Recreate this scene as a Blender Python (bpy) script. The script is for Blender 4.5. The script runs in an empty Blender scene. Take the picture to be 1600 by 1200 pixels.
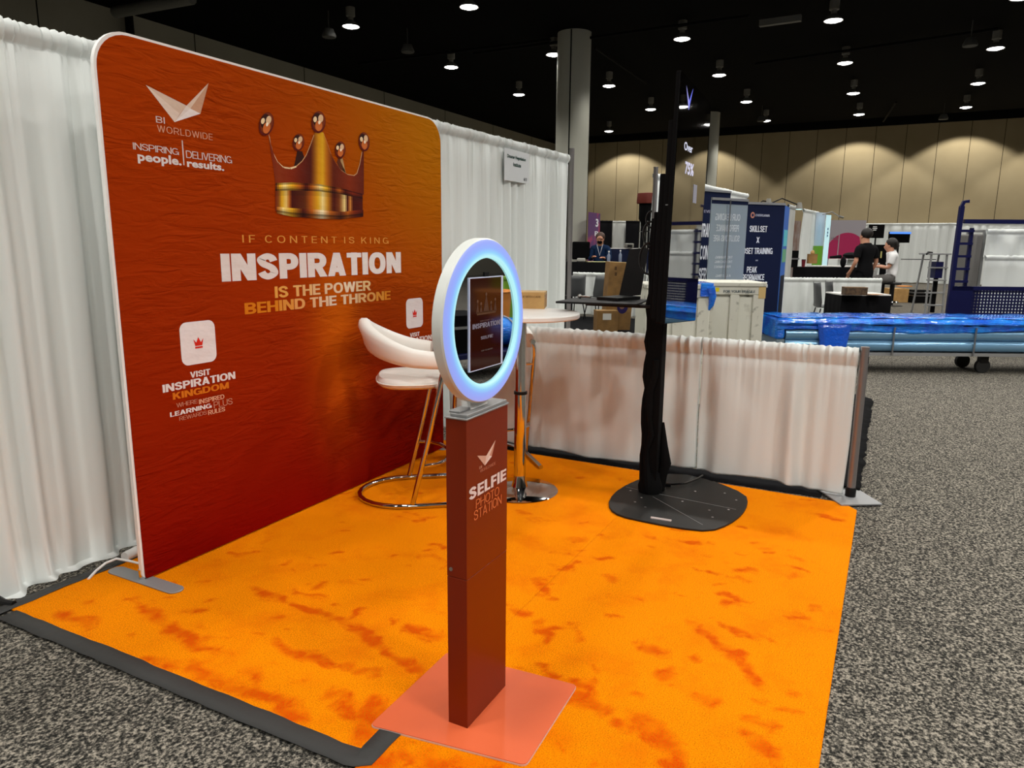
import bpy, bmesh, math, random
from mathutils import Vector, Matrix, noise

# ---------------------------------------------------------------- camera, world, exposure
SC = bpy.context.scene
COL = SC.collection
FPX, YAW, PITCH, ROLL = 1127.69, 1.0912, 0.1912, 0.0085
CAM = Vector((-4.647, -2.976, 1.494))
_cy, _sy, _cp, _sp = math.cos(YAW), math.sin(YAW), math.cos(PITCH), math.sin(PITCH)
FW = Vector((_sy*_cp, _cy*_cp, -_sp)); _rt = Vector((_cy, -_sy, 0)); _up = _rt.cross(FW)
RT = math.cos(ROLL)*_rt + math.sin(ROLL)*_up
UP = -math.sin(ROLL)*_rt + math.cos(ROLL)*_up
cd = bpy.data.cameras.new('camera'); cam = bpy.data.objects.new('camera', cd); COL.objects.link(cam)
cd.sensor_fit = 'HORIZONTAL'; cd.sensor_width = 36; cd.lens = FPX*36/1600; cd.clip_start = .05; cd.clip_end = 200
cam.matrix_world = Matrix(((RT.x, UP.x, -FW.x, CAM.x), (RT.y, UP.y, -FW.y, CAM.y), (RT.z, UP.z, -FW.z, CAM.z), (0, 0, 0, 1)))
SC.camera = cam
wd = bpy.data.worlds.new('hall_air'); SC.world = wd; wd.use_nodes = True
wd.node_tree.nodes['Background'].inputs[0].default_value = (.8, .85, .9, 1)
wd.node_tree.nodes['Background'].inputs[1].default_value = .0
SC.view_settings.view_transform = 'Standard'; SC.view_settings.look = 'None'
SC.view_settings.gamma = 1; SC.view_settings.use_curve_mapping = False
SC.view_settings.exposure = 0.0
LAMP_WATTS = 318.0          # each high bay lamp of the hall
WALL_WATTS = 600.0          # the wall washers in front of the far wall

def sight(px, py, X=None, Y=None, Z=None, D=None):
    """the point of the place seen at a pixel of the 1600x1200 photograph, on a plane X=, Y=, Z= or at depth D"""
    d = FW + RT*((px-800)/FPX) - UP*((py-600)/FPX)
    if X is not None: k = (X-CAM.x)/d.x
    elif Y is not None: k = (Y-CAM.y)/d.y
    elif Z is not None: k = (Z-CAM.z)/d.z
    else: k = D
    return CAM + d*k

def lin(c):
    return tuple((v/12.92 if v <= .04045 else ((v+.055)/1.055)**2.4) for v in (x/255 for x in c))
def rgb(*c): return lin(c)+(1,)

# ---------------------------------------------------------------- materials
def mat(name, col, rough=.6, metal=0, bump=None, vary=None, emit=None, estr=1, trans=None, coat=0, spec=.5, attr=False, alpha=None):
    m = bpy.data.materials.new(name); m.use_nodes = True
    nt = m.node_tree; p = nt.nodes['Principled BSDF']; L = nt.links
    c = col if len(col) == 4 else tuple(col)+(1,)
    p.inputs['Base Color'].default_value = c; p.inputs['Roughness'].default_value = rough
    p.inputs['Metallic'].default_value = metal; p.inputs['Specular IOR Level'].default_value = spec
    p.inputs['Coat Weight'].default_value = coat
    tc = nt.nodes.new('ShaderNodeTexCoord')
    if attr:
        a = nt.nodes.new('ShaderNodeAttribute'); a.attribute_name = 'Col'; L.new(a.outputs['Color'], p.inputs['Base Color'])
        if emit is not None: L.new(a.outputs['Color'], p.inputs['Emission Color'])
    if vary:                                   # (scale, second colour, lo, hi, detail)
        n = nt.nodes.new('ShaderNodeTexNoise'); n.inputs['Scale'].default_value = vary[0]; n.inputs['Detail'].default_value = vary[4] if len(vary) > 4 else 4
        L.new(tc.outputs['Object'], n.inputs['Vector'])
        r = nt.nodes.new('ShaderNodeValToRGB'); r.color_ramp.elements[0].position = vary[2]; r.color_ramp.elements[1].position = vary[3]
        r.color_ramp.elements[0].color = c; r.color_ramp.elements[1].color = vary[1] if len(vary[1]) == 4 else tuple(vary[1])+(1,)
        L.new(n.outputs['Fac'], r.inputs[0]); L.new(r.outputs[0], p.inputs['Base Color'])
    if bump:                                   # (scale, strength, distance[, stretch])
        n = nt.nodes.new('ShaderNodeTexNoise'); n.inputs['Scale'].default_value = bump[0]; n.inputs['Detail'].default_value = 3
        mp = nt.nodes.new('ShaderNodeMapping')
        if len(bump) > 3: mp.inputs['Scale'].default_value = bump[3]
        L.new(tc.outputs['Object'], mp.inputs[0]); L.new(mp.outputs[0], n.inputs['Vector'])
        b = nt.nodes.new('ShaderNodeBump'); b.inputs['Strength'].default_value = bump[1]; b.inputs['Distance'].default_value = bump[2]
        L.new(n.outputs['Fac'], b.inputs['Height']); L.new(b.outputs[0], p.inputs['Normal'])
    if emit is not None:
        if not attr: p.inputs['Emission Color'].default_value = emit if len(emit) == 4 else tuple(emit)+(1,)
        p.inputs['Emission Strength'].default_value = estr
    if trans:
        t = nt.nodes.new('ShaderNodeBsdfTranslucent'); t.inputs[0].default_value = c
        mx = nt.nodes.new('ShaderNodeMixShader'); mx.inputs[0].default_value = trans
        L.new(p.outputs[0], mx.inputs[1]); L.new(t.outputs[0], mx.inputs[2])
        L.new(mx.outputs[0], nt.nodes['Material Output'].inputs[0])
    if alpha is not None: p.inputs['Alpha'].default_value = alpha
    return m

M = {}
M['drape'] = mat('white_drape_cloth', rgb(236, 240, 238), .9, trans=.16, bump=(260, .15, .002), spec=.1)
M['drape_grey'] = mat('grey_drape_cloth', rgb(190, 192, 188), .9, spec=.1)
M['drape_black'] = mat('black_drape_cloth', rgb(22, 22, 24), .95, spec=.05)
M['alu'] = mat('brushed_aluminium', rgb(178, 178, 180), .35, 1)
M['alu_matt'] = mat('matt_grey_metal', rgb(150, 151, 152), .5, .4)
M['post'] = mat('upright_grey_metal', rgb(150, 146, 146), .4, .75)
M['chrome'] = mat('chrome', rgb(205, 205, 205), .07, 1)
M['leather'] = mat('white_leatherette', rgb(238, 236, 230), .42, bump=(60, .08, .003), spec=.4)
M['white_plastic'] = mat('white_plastic', rgb(232, 232, 230), .35)
M['white_top'] = mat('white_laminate', rgb(236, 234, 230), .35)
M['black'] = mat('black_plastic', rgb(13, 13, 14), .5, spec=.25)
M['black_matt'] = mat('black_matt', rgb(8, 8, 9), .9, spec=.1)
M['black_plate'] = mat('black_powder_coat', rgb(25, 25, 24), .5, bump=(300, .1, .001), spec=.3)
M['black_gloss'] = mat('black_gloss', rgb(9, 9, 10), .08)
M['tape'] = mat('black_gaffer_tape', rgb(48, 48, 47), .7, bump=(25, .5, .004))
M['wine_panel'] = mat('wine_red_lacquer', rgb(116, 34, 4), .36, bump=(220, .04, .001), spec=.3)
M['plate'] = mat('coral_red_plate', rgb(212, 98, 58), .45, spec=.25)
M['silver_edge'] = mat('silver_edge', rgb(215, 200, 195), .3, .3)
M['mirror'] = mat('mirror_glass', (.62, .64, .66), .015, 1)
M['print'] = mat('printed_ink', (1, 1, 1), .75, attr=True, bump=(7, .28, .02, (1, 1, 2.2)), spec=.15)
M['ink'] = mat('flat_ink', (1, 1, 1), .6, attr=True, spec=.2)
M['kraft'] = mat('kraft_cardboard', rgb(190, 150, 92), .8, vary=(9, rgb(172, 132, 78), .35, .65))
M['kraft_dark'] = mat('brown_cardboard', rgb(140, 104, 56), .8, vary=(7, rgb(120, 88, 46), .35, .65))
M['parcel'] = mat('parcel_tape', rgb(205, 176, 120), .35)
M['navy'] = mat('navy_print', rgb(8, 20, 52), .6, spec=.2)
M['grey_banner'] = mat('grey_banner_back', rgb(150, 164, 174), .6, trans=.15)
M['crate'] = mat('worn_white_crate', rgb(205, 203, 190), .6, vary=(11, rgb(96, 92, 82), .58, .74, 8))
M['crate_in'] = mat('crate_panel', rgb(212, 211, 198), .6, vary=(6, rgb(150, 146, 130), .6, .8, 8))
M['blue_wrap'] = mat('blue_stretch_film', rgb(22, 140, 245), .16, bump=(24, .7, .02, (1, 1, 3)), coat=.6, vary=(5, rgb(12, 92, 220), .4, .6))
M['blue_thin'] = mat('thin_blue_film', rgb(20, 90, 215), .15, bump=(30, .7, .02), coat=.6)
M['roll'] = mat('pale_blue_tube', rgb(120, 165, 200), .2, .35)
M['steel_blue'] = mat('blue_painted_steel', rgb(9, 12, 62), .45, spec=.3)
M['rubber'] = mat('black_rubber', rgb(18, 18, 18), .7)
M['skin'] = mat('skin', rgb(196, 140, 112), .55)
M['hair_dark'] = mat('dark_hair', rgb(24, 18, 15), .6)
M['hair_brown'] = mat('brown_hair', rgb(70, 48, 36), .6)
M['cloth_black'] = mat('black_clothes', rgb(16, 16, 18), .9, spec=.1)
M['cloth_navy'] = mat('navy_jacket', rgb(22, 42, 72), .9, spec=.1)
M['cloth_white'] = mat('white_shirt', rgb(222, 222, 222), .9, spec=.1)
M['cloth_grey'] = mat('grey_trousers', rgb(104, 102, 100), .9, spec=.1)
M['magenta'] = mat('magenta_print', rgb(168, 24, 82), .6)
M['panel_grey'] = mat('grey_print', rgb(156, 150, 156), .6)
M['green'] = mat('green_print', rgb(112, 160, 30), .6)
M['orange_box'] = mat('orange_plastic', rgb(225, 140, 50), .5)
M['lamp_glow'] = mat('lamp_lens', (1, 1, 1), .5, emit=(1, .97, .93), estr=14)
M['lamp_body'] = mat('lamp_housing', rgb(120, 118, 110), .5)
M['screen_blue'] = mat('blue_screen_bar', rgb(60, 120, 230), .4, emit=lin((90, 150, 250)), estr=.8)

# ---------------------------------------------------------------- mesh builder
class MB:
    def __init__(s):
        s.bm = bmesh.new(); s.cl = s.bm.loops.layers.float_color.new('Col'); s.mi = 0; s.c = (1, 1, 1, 1)
    def face(s, vs, c=None):
        try: f = s.bm.faces.new(vs)
        except ValueError: return None
        f.material_index = s.mi; f.smooth = True
        for l in f.loops: l[s.cl] = c or s.c
        return f
    def v(s, p): return s.bm.verts.new(p)
    def poly(s, pts, c=None): return s.face([s.v(p) for p in pts], c)
    def box(s, c, d, R=None):
        c = Vector(c); h = Vector(d)/2; R = Matrix.Rotation(R, 3, 'Z') if isinstance(R, (int, float)) else (R or Matrix.Identity(3))
        vs = [s.v(c + R @ Vector((x*h.x, y*h.y, z*h.z))) for x in (-1, 1) for y in (-1, 1) for z in (-1, 1)]
        for q in ((0, 1, 3, 2), (4, 6, 7, 5), (0, 4, 5, 1), (2, 3, 7, 6), (0, 2, 6, 4), (1, 5, 7, 3)): s.face([vs[i] for i in q])
        return s
    def bx(s, x0, x1, y0, y1, z0, z1): return s.box(((x0+x1)/2, (y0+y1)/2, (z0+z1)/2), (abs(x1-x0), abs(y1-y0), abs(z1-z0)))
    def tube(s, path, r, n=10, closed=False, cap=True, flat=None):
        P = [Vector(p) for p in path]; N = len(P); rings = []; up = None
        for i, p in enumerate(P):
            a = P[(i-1) % N] if (closed or i > 0) else p; b = P[(i+1) % N] if (closed or i < N-1) else p
            t = (b-a).normalized()
            if up is None: up = t.orthogonal().normalized()
            up = (up - t*up.dot(t)).normalized(); w = t.cross(up)
            ri = r[i] if isinstance(r, (list, tuple)) else r
            rings.append([s.v(p + (up*math.cos(k*2*math.pi/n) + w*math.sin(k*2*math.pi/n))*ri) for k in range(n)])
        for i in range(N if closed else N-1):
            A, B = rings[i], rings[(i+1) % N]
            for k in range(n): s.face([A[k], A[(k+1) % n], B[(k+1) % n], B[k]])
        if cap and not closed: s.face(rings[0][::-1]); s.face(rings[-1])
        return s
    def cyl(s, a, b, r, r2=None, n=20): return s.tube([a, b], [r, r if r2 is None else r2], n)
    def lathe(s, prof, c=(0, 0, 0), n=48, R=None):
        c = Vector(c); R = R or Matrix.Identity(3); rings = []
        for (r, z) in prof:
            if r < 1e-5: rings.append([s.v(c + R @ Vector((0, 0, z)))])
            else: rings.append([s.v(c + R @ Vector((r*math.cos(k*2*math.pi/n), r*math.sin(k*2*math.pi/n), z))) for k in range(n)])
        for A, B in zip(rings, rings[1:]):
            for k in range(n):
                j = (k+1) % n
                if len(A) == 1 and len(B) == 1: continue
                if len(A) == 1: s.face([A[0], B[j], B[k]])
                elif len(B) == 1: s.face([A[k], A[j], B[0]])
                else: s.face([A[k], A[j], B[j], B[k]])
        return s
    def prism(s, poly, o, ex, ey, ez):
        """polygon (in ex, ey) from o, extruded along ez"""
        o, ex, ey, ez = map(Vector, (o, ex, ey, ez))
        a = [s.v(o + ex*x + ey*y) for x, y in poly]; b = [s.v(o + ex*x + ey*y + ez) for x, y in poly]
        s.face(a[::-1]); s.face(b)
        for i in range(len(a)): j = (i+1) % len(a); s.face([a[i], a[j], b[j], b[i]])
        return s
    def ball(s, c, r, n=14, R=None):
        r = (r, r, r) if isinstance(r, (int, float)) else r; c = Vector(c); R = R or Matrix.Identity(3)
        rows = []
        for i in range(n//2+1):
            t = math.pi*i/(n//2)
            if i in (0, n//2): rows.append([s.v(c + R @ Vector((0, 0, r[2]*math.cos(t))))])
            else: rows.append([s.v(c + R @ Vector((r[0]*math.sin(t)*math.cos(k*2*math.pi/n), r[1]*math.sin(t)*math.sin(k*2*math.pi/n), r[2]*math.cos(t)))) for k in range(n)])
        for A, B in zip(rows, rows[1:]):
            for k in range(n):
                j = (k+1) % n
                if len(A) == 1: s.face([A[0], B[k], B[j]])
                elif len(B) == 1: s.face([A[k], B[0], A[j]])
                else: s.face([A[k], B[k], B[j], A[j]])
        return s
    def grid(s, rows, closed=False):
        V = [[s.v(p) for p in r] for r in rows]
        for A, B in zip(V, V[1:]):
            for k in range(len(A)-(0 if closed else 1)):
                j = (k+1) % len(A); s.face([A[k], A[j], B[j], B[k]])
        return s

def obj(name, mb, mats, parent=None, base=None, local=False, bevel=0, sub=0, sharp=38, solid=0):
    bm = mb.bm; bmesh.ops.recalc_face_normals(bm, faces=bm.faces)
    me = bpy.data.meshes.new(name)
    mats = mats if isinstance(mats, (list, tuple)) else [mats]
    if parent is not None:
        if not local: bmesh.ops.translate(bm, verts=bm.verts, vec=-wloc(parent))
        loc = None
    else:
        if base is None:
            lo = Vector([min(v.co[i] for v in bm.verts) for i in range(3)]); hi = Vector([max(v.co[i] for v in bm.verts) for i in range(3)])
            base = Vector(((lo.x+hi.x)/2, (lo.y+hi.y)/2, lo.z))
        loc = Vector(base); bmesh.ops.translate(bm, verts=bm.verts, vec=-loc)
    bm.to_mesh(me); bm.free()
    for m in mats: me.materials.append(m)
    me.set_sharp_from_angle(angle=math.radians(sharp))
    o = bpy.data.objects.new(name, me); COL.objects.link(o)
    if parent is not None: o.parent = parent
    else: o.location = loc
    if bevel:
        b = o.modifiers.new('bevel', 'BEVEL'); b.width = bevel; b.segments = 2; b.limit_method = 'ANGLE'
    if solid:
        b = o.modifiers.new('thickness', 'SOLIDIFY'); b.thickness = solid
    if sub:
        b = o.modifiers.new('smooth', 'SUBSURF'); b.levels = sub; b.render_levels = sub
    return o
def wloc(o):
    p = Vector((0, 0, 0))
    while o is not None: p += o.location; o = o.parent
    return p
def tag(o, label, cat, group=None):
    o['label'] = label; o['category'] = cat
    if group: o['group'] = group
    return o
def thing(name, label, cat, loc=(0, 0, 0), rz=0, group=None):
    o = bpy.data.objects.new(name, None); COL.objects.link(o); o.empty_display_size = .1
    o.location = loc; o.rotation_euler = (0, 0, rz)
    return tag(o, label, cat, group)
def struct(name, mb, m, **k):
    o = obj(name, mb, m, **k); o['kind'] = 'structure'; return o
def dup(root, loc, rz, label, group=None):
    r = root.copy(); COL.objects.link(r); r.location = loc; r.rotation_euler = (0, 0, rz); r['label'] = label
    if group: r['group'] = group
    for ch in list(root.children):
        c = ch.copy(); COL.objects.link(c); c.parent = r
        for g in list(ch.children):
            d = g.copy(); COL.objects.link(d); d.parent = c
    return r

# ---------------------------------------------------------------- flat lettering
def _crom(P, k=5):
    out = []
    for i in range(len(P)-1):
        p0 = P[max(0, i-1)]; p1 = P[i]; p2 = P[i+1]; p3 = P[min(len(P)-1, i+2)]
        for j in range(k):
            t = j/k
            out.append(tuple(.5*(2*p1[a]+(p2[a]-p0[a])*t+(2*p0[a]-5*p1[a]+4*p2[a]-p3[a])*t*t+(3*p1[a]-p0[a]-3*p2[a]+p3[a])*t*t*t) for a in (0, 1)))
    return out+[P[-1]]
def _arc(cx, cy, rx, ry, a0, a1, n=14, e=.86):
    R_ = []
    for k in range(n+1):
        a = math.radians(a0+(a1-a0)*k/n); c, q = math.cos(a), math.sin(a)
        R_.append((cx+rx*math.copysign(abs(c)**e, c), cy+ry*math.copysign(abs(q)**e, q)))
    return R_
def glyph(ch, w):
    """grotesque capital of height 1 as strokes: ('p', path), ('c', closed path), ('s', x0, y0, x1, y1) cut level"""
    h = w/2; hw = h*.88        # horizontal strokes run a little lighter
    V = lambda x, y0=0, y1=1: ('s', x, y0, x, y1)
    Hb = lambda y, x0, x1: ('p', [(x0, y), (x1, y)], hw)
    o = lambda W: (h, W-h, W/2)
    if ch == 'I': return w, [V(h)]
    if ch == 'L': W = .54; return W, [V(h), Hb(hw, 0, W)]
    if ch == 'E': W = .58; return W, [V(h), Hb(hw, 0, W), Hb(.51, 0, W-.03), Hb(1-hw, 0, W)]
    if ch == 'F': W = .55; return W, [V(h), Hb(.49, 0, W-.04), Hb(1-hw, 0, W)]
    if ch == 'H': W = .72; return W, [V(h), V(W-h), Hb(.51, 0, W)]
    if ch == 'T': W = .64; return W, [V(W/2), Hb(1-hw, 0, W)]
    if ch == 'N': W = .74; return W, [V(h), V(W-h), ('s', W-h*1.1, 0, h*1.1, 1)]
    if ch == 'M': W = .88; return W, [V(h), V(W-h), ('s', W/2, .0, h*1.1, 1), ('s', W/2, .0, W-h*1.1, 1)]
    if ch == 'V': W = .70; return W, [('s', W/2, 0, h, 1), ('s', W/2, 0, W-h, 1)]
    if ch == 'A': W = .76; return W, [('s', h*1.1, 0, W/2, 1), ('s', W-h*1.1, 0, W/2, 1), Hb(.27, .2, W-.2)]
    if ch == 'W': W = 1.04; return W, [('s', W*.27, 0, h, 1), ('s', W*.27, 0, W/2, 1), ('s', W*.73, 0, W/2, 1), ('s', W*.73, 0, W-h, 1)]
    if ch == 'X': W = .70; return W, [('s', h, 0, W-h, 1), ('s', W-h, 0, h, 1)]
    if ch == 'Y': W = .70; return W, [V(W/2, 0, .45), ('s', W/2, .4, h, 1), ('s', W/2, .4, W-h, 1)]
    if ch == 'K': W = .70; return W, [V(h), ('s', h*1.2, .36, W-h*1.2, 1), ('s', W-h*1.1, 0, W*.42, .62)]
    if ch == 'O': W = .80; return W, [('c', _arc(W/2, .5, W/2-h, .5-hw, 0, 360, 40)[:-1])]
    if ch == 'C': W = .74; return W, [('p', _arc(W/2+.02, .5, W/2-h, .5-hw, 40, 320, 30), h)]
    if ch == 'G': W = .78; return W, [('p', _arc(W/2, .5, W/2-h, .5-hw, 40, 330, 30), h), Hb(.45, W*.52, W), V(W-h*.8, 0, .45)]
    if ch == 'D': W = .74; return W, [V(h), ('p', [(h, 1-hw), (W*.45, 1-hw)]+_arc(W*.45, .5, W*.55-h, .5-hw, 90, -90, 20)+[(h, hw)], h)]
    if ch == 'U': W = .72; return W, [('p', [(h, 1), (h, .36)]+_arc(W/2, .36, W/2-h, .36-hw, 180, 360, 20)+[(W-h, 1)], h)]
    if ch in 'PR':
        W = .67 if ch == 'P' else .72; m = .46
        st = [V(h), ('p', [(h, 1-hw), (W*.5, 1-hw)]+_arc(W*.5, (1+m)/2-hw/2, W*.5-h, (1-m)/2-hw/2, 90, -90, 16)+[(h, m)], h)]
        if ch == 'R': st.append(('s', W-h*.95, 0, W*.52, m))
        return W, st
    if ch == 'B':
        W = .70
        return W, [V(h)]+[('p', [(h, y1-hw), (W*.5, y1-hw)]+_arc(W*.5, (y0+y1)/2, W*.5-h-(.02 if y0 else 0), (y1-y0)/2-hw, 90, -90, 16)+[(h, y0+hw)], h) for y0, y1 in ((0, .54), (.46, 1))]
    if ch == 'S':
        W = .68; xl, xr, xc = h, W-h, W/2
        return W, [('p', _crom([(xr-.01, .70), (xr-.07, 1-hw-.06), (xc, 1-hw), (xl+.07, 1-hw-.06), (xl, .745), (xl+.08, .60), (xc, .525), (xr-.07, .43), (xr, .27), (xr-.07, hw+.06), (xc, hw), (xl+.07, hw+.06), (xl+.0, .29)]), h)]
    if ch == '=': return .6, [Hb(.75, 0, .6), Hb(.25, 0, .6)]
    return None
def letters(mb, s, o, ex, ey, c, bold=0, space=1.0):
    """flat lettering filling the frame o + ex (width) + ey (height)"""
    o, ex, ey = Vector(o), Vector(ex), Vector(ey)
    w = .12+bold*2.7; G = []; x = 0
    for ch in s:
        if ch == ' ': x += .30*space; continue
        g = glyph(ch, w)
        if g is None: return letters_font(mb, s, o, ex, ey, c, bold, space)
        G.append((x, g[1])); x += g[0]+(.055+.9*(space-1))
    tot = x-(.055+.9*(space-1))
    up = ex.cross(ey).normalized()*.0003; lift = 0          # strokes lie over one another like layers of ink
    def P(x, y): return mb.v(o+ex*(x/tot)+ey*y+up*lift)
    cf = c
    for x0, st in G:
        c = cf(x0/tot) if callable(cf) else cf
        for lift, q in enumerate(st):
            if q[0] == 's':
                _, xa, ya, xb, yb = q; k = (w/2)*math.sqrt(1+((xb-xa)/(yb-ya))**2); k = min(k, w*.75)
                mb.face([P(x0+xa-k, ya), P(x0+xa+k, ya), P(x0+xb+k, yb), P(x0+xb-k, yb)], c)
            else:
                path = q[1]; hh = q[2] if len(q) > 2 else w/2; cl = q[0] == 'c'; n = len(path); L = []; R_ = []
                for i, p in enumerate(path):
                    a = path[i-1] if (cl or i) else p; b = path[(i+1) % n] if (cl or i < n-1) else p
                    dx, dy = b[0]-a[0], b[1]-a[1]; l = math.hypot(dx, dy) or 1; nx, ny = -dy/l*hh, dx/l*hh
                    L.append(P(x0+p[0]+nx, p[1]+ny*.9)); R_.append(P(x0+p[0]-nx, p[1]-ny*.9))
                for i in range(n if cl else n-1):
                    j = (i+1) % n; mb.face([L[i], L[j], R_[j], R_[i]], c)
def letters_font(mb, s, o, ex, ey, c, bold=0, space=1.0):
    """outline lettering filling the frame o + ex (width) + ey (height), flat"""
    cu = bpy.data.curves.new('letters', 'FONT'); cu.body = s; cu.size = 1; cu.space_character = space; cu.offset = bold
    cu.resolution_u = 3
    t = bpy.data.objects.new('letters', cu); COL.objects.link(t)
    dg = bpy.context.evaluated_depsgraph_get(); dg.update()
    me = bpy.data.meshes.new_from_object(t.evaluated_get(dg))
    vs = [v.co.copy() for v in me.vertices]
    x0, x1 = min(v.x for v in vs), max(v.x for v in vs); y0, y1 = min(v.y for v in vs), max(v.y for v in vs)
    o, ex, ey = Vector(o), Vector(ex), Vector(ey)
    nv = [mb.v(o + ex*((v.x-x0)/(x1-x0)) + ey*((v.y-y0)/(y1-y0))) for v in vs]
    for p in me.polygons: mb.face([nv[i] for i in p.vertices], c)
    bpy.data.objects.remove(t); bpy.data.curves.remove(cu); bpy.data.meshes.remove(me)
def letters_at(mb, s, bl, br, tl, c, bold=0, space=1.0, flatten=True, **pl):
    a, b, t = sight(*bl, **pl), sight(*br, **pl), sight(*tl, **pl)
    ex = b-a
    if flatten: a.z = (a.z+b.z)/2; ex.z = 0
    letters(mb, s, a, ex, Vector((0, 0, t.z-a.z)), c, bold, space)

# ---------------------------------------------------------------- pleated drape
def drape(name, label, A, B, zt, zb, m, seed, front=1, amp=.022, pitch=.13, header=.085, res=.012, hem=.012, flare=0, pool=0, cat='drape', group=None, parent=None, jit=.006):
    rnd = random.Random(seed); A = Vector((A[0], A[1], 0)); B = Vector((B[0], B[1], 0)); L = (B-A).length; t = (B-A)/L
    n = Vector((-t.y, t.x, 0))*front
    W = [(pitch*rnd.uniform(.75, 2.2), rnd.uniform(0, 6.28), rnd.uniform(.4, 1)) for _ in range(5)]
    G = [(pitch*rnd.uniform(.2, .45), rnd.uniform(0, 6.28), rnd.uniform(.4, 1)) for _ in range(4)]
    wn = sum(w[2] for w in W)*.6; gn = sum(w[2] for w in G)*.7
    f = lambda s: sum(a*math.sin(6.283*(s+.25*l*math.sin(3.1*s+p))/l+p) for l, p, a in W)/wn
    g = lambda s: sum(a*math.sin(6.283*s/l+p) for l, p, a in G)/gn
    h = lambda s: math.sin(2.1*s+seed)+.6*math.sin(5.3*s+2*seed)+.4*math.sin(13*s+seed)
    prof = [(zt-header, -.006, .1, .5), (zt-.035, -.024, .05, .5), (zt-.008, -.018, .0, .5), (zt+.004, 0, 0, .6), (zt-.006, .018, .1, .8), (zt-.028, .027, .25, 1),
            (zt-.055, .022, .4, 1), (zt-header+.008, .004, .3, .8), (zt-header, .001, .3, .6), (zt-header-.012, .008, .45, .6)]
    z0 = zt-header-.012
    for i in range(1, 13):
        u = i/12; prof.append((z0+(zb-z0)*u, .008+flare*u*u, .5+.7*min(1, u*3), .6*(1-u)**3))
    prof[-1] = (zb+.012, prof[-1][1], prof[-1][2], 0); prof.append((zb, .008+flare+pool, 1.3, 0))
    nx = max(8, int(L/res)); mb = MB(); rows = []
    for (z, off, a, b) in prof:
        row = []
        for k in range(nx+1):
            s = L*k/nx; top = max(0, 1-(zt-z)/.1); bot = max(0, 1-(z-zb)/.3)
            zz = z + jit*top*g(s) + (hem*h(s)+.3*hem*f(s))*bot
            p = A + t*s + n*(off + amp*a*f(s) + .012*b*g(s)) + t*(.012*bot*math.sin(9*s+seed)); row.append((p.x, p.y, zz))
        rows.append(row)
    mb.grid(rows)
    o = obj(name, mb, m, parent=parent, solid=.0015, sharp=60)
    if parent is None: tag(o, label, cat, group)
    return o

# ---------------------------------------------------------------- the hall
HC = 6.6
def seam_mat(name, c1, c2, axis, pitch, width, seam, rough=.85, shift=0):
    m = mat(name, c1, rough, vary=(.6, c2, .35, .65), spec=.2); nt = m.node_tree; L = nt.links; p = nt.nodes['Principled BSDF']
    src = p.inputs['Base Color'].links[0].from_socket
    tc = nt.nodes.new('ShaderNodeTexCoord'); sx = nt.nodes.new('ShaderNodeSeparateXYZ'); L.new(tc.outputs['Object'], sx.inputs[0])
    def mth(op, a, b):
        n = nt.nodes.new('ShaderNodeMath'); n.operation = op
        for i, x in enumerate((a, b)):
            if isinstance(x, (int, float)): n.inputs[i].default_value = x
            else: L.new(x, n.inputs[i])
        return n.outputs[0]
    fr = mth('FRACT', mth('ADD', mth('DIVIDE', sx.outputs[axis], pitch), shift+100), 0)
    k = mth('LESS_THAN', fr, width/pitch)
    mx = nt.nodes.new('ShaderNodeMix'); mx.data_type = 'RGBA'; L.new(k, mx.inputs[0]); L.new(src, mx.inputs[6]); mx.inputs[7].default_value = seam
    L.new(mx.outputs[2], p.inputs['Base Color'])
    return m
def carpet_mat():
    m = mat('speckled_carpet', rgb(24, 24, 23), .95, spec=.1); nt = m.node_tree; L = nt.links; p = nt.nodes['Principled BSDF']
    tc = nt.nodes.new('ShaderNodeTexCoord'); n = nt.nodes.new('ShaderNodeTexNoise'); n.inputs['Scale'].default_value = 95; n.inputs['Detail'].default_value = 2.5; n.inputs['Roughness'].default_value = .6
    L.new(tc.outputs['Object'], n.inputs[0]); r = nt.nodes.new('ShaderNodeValToRGB'); L.new(n.outputs[0], r.inputs[0])
    e = r.color_ramp.elements; e[0].position = .38; e[0].color = rgb(30, 30, 28); e[1].position = .66; e[1].color = rgb(158, 151, 138)
    q = e.new(.5); q.color = rgb(80, 77, 71)
    L.new(r.outputs[0], p.inputs['Base Color'])
    b = nt.nodes.new('ShaderNodeBump'); b.inputs['Strength'].default_value = .5; b.inputs['Distance'].default_value = .006
    L.new(n.outputs[0], b.inputs['Height']); L.new(b.outputs[0], p.inputs['Normal'])
    return m
X0, X1, Y0, Y1 = -13.0, 31.45, -19.0, 13.1
struct('floor', MB().bx(X0, X1, Y0, Y1, -.12, 0), carpet_mat())
XC = 29.0          # the ceiling stops short of the far wall, leaving a taller cove for the wall washers
HV = 8.0
struct('ceiling', MB().bx(X0, XC, Y0, Y1, HC, HC+.15).bx(XC, XC+.1, Y0, Y1, HC, HV).bx(XC, X1, Y0, Y1, HV, HV+.15), mat('black_ceiling', rgb(8, 8, 8), .95, spec=.05))
struct('wall_far', MB().bx(X1, X1+.2, Y0, Y1, 0, HC), seam_mat('beige_wall_panels', rgb(176, 160, 126), rgb(166, 150, 116), 1, 1.17, .022, rgb(66, 56, 40)))
struct('wall_left', MB().bx(X0, X1, Y1, Y1+.2, 0, HC), seam_mat('grey_wall_panels', rgb(150, 146, 132), rgb(142, 138, 124), 0, 3.85, .03, rgb(30, 29, 26), shift=.1))
struct('wall_right', MB().bx(X0, X1, Y0-.2, Y0, 0, HC), mat('grey_wall_paint', rgb(110, 106, 96), .9))
struct('wall_near', MB().bx(X0-.2, X0, Y0, Y1, 0, HC), mat('grey_wall_paint_near', rgb(110, 106, 96), .9))
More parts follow.
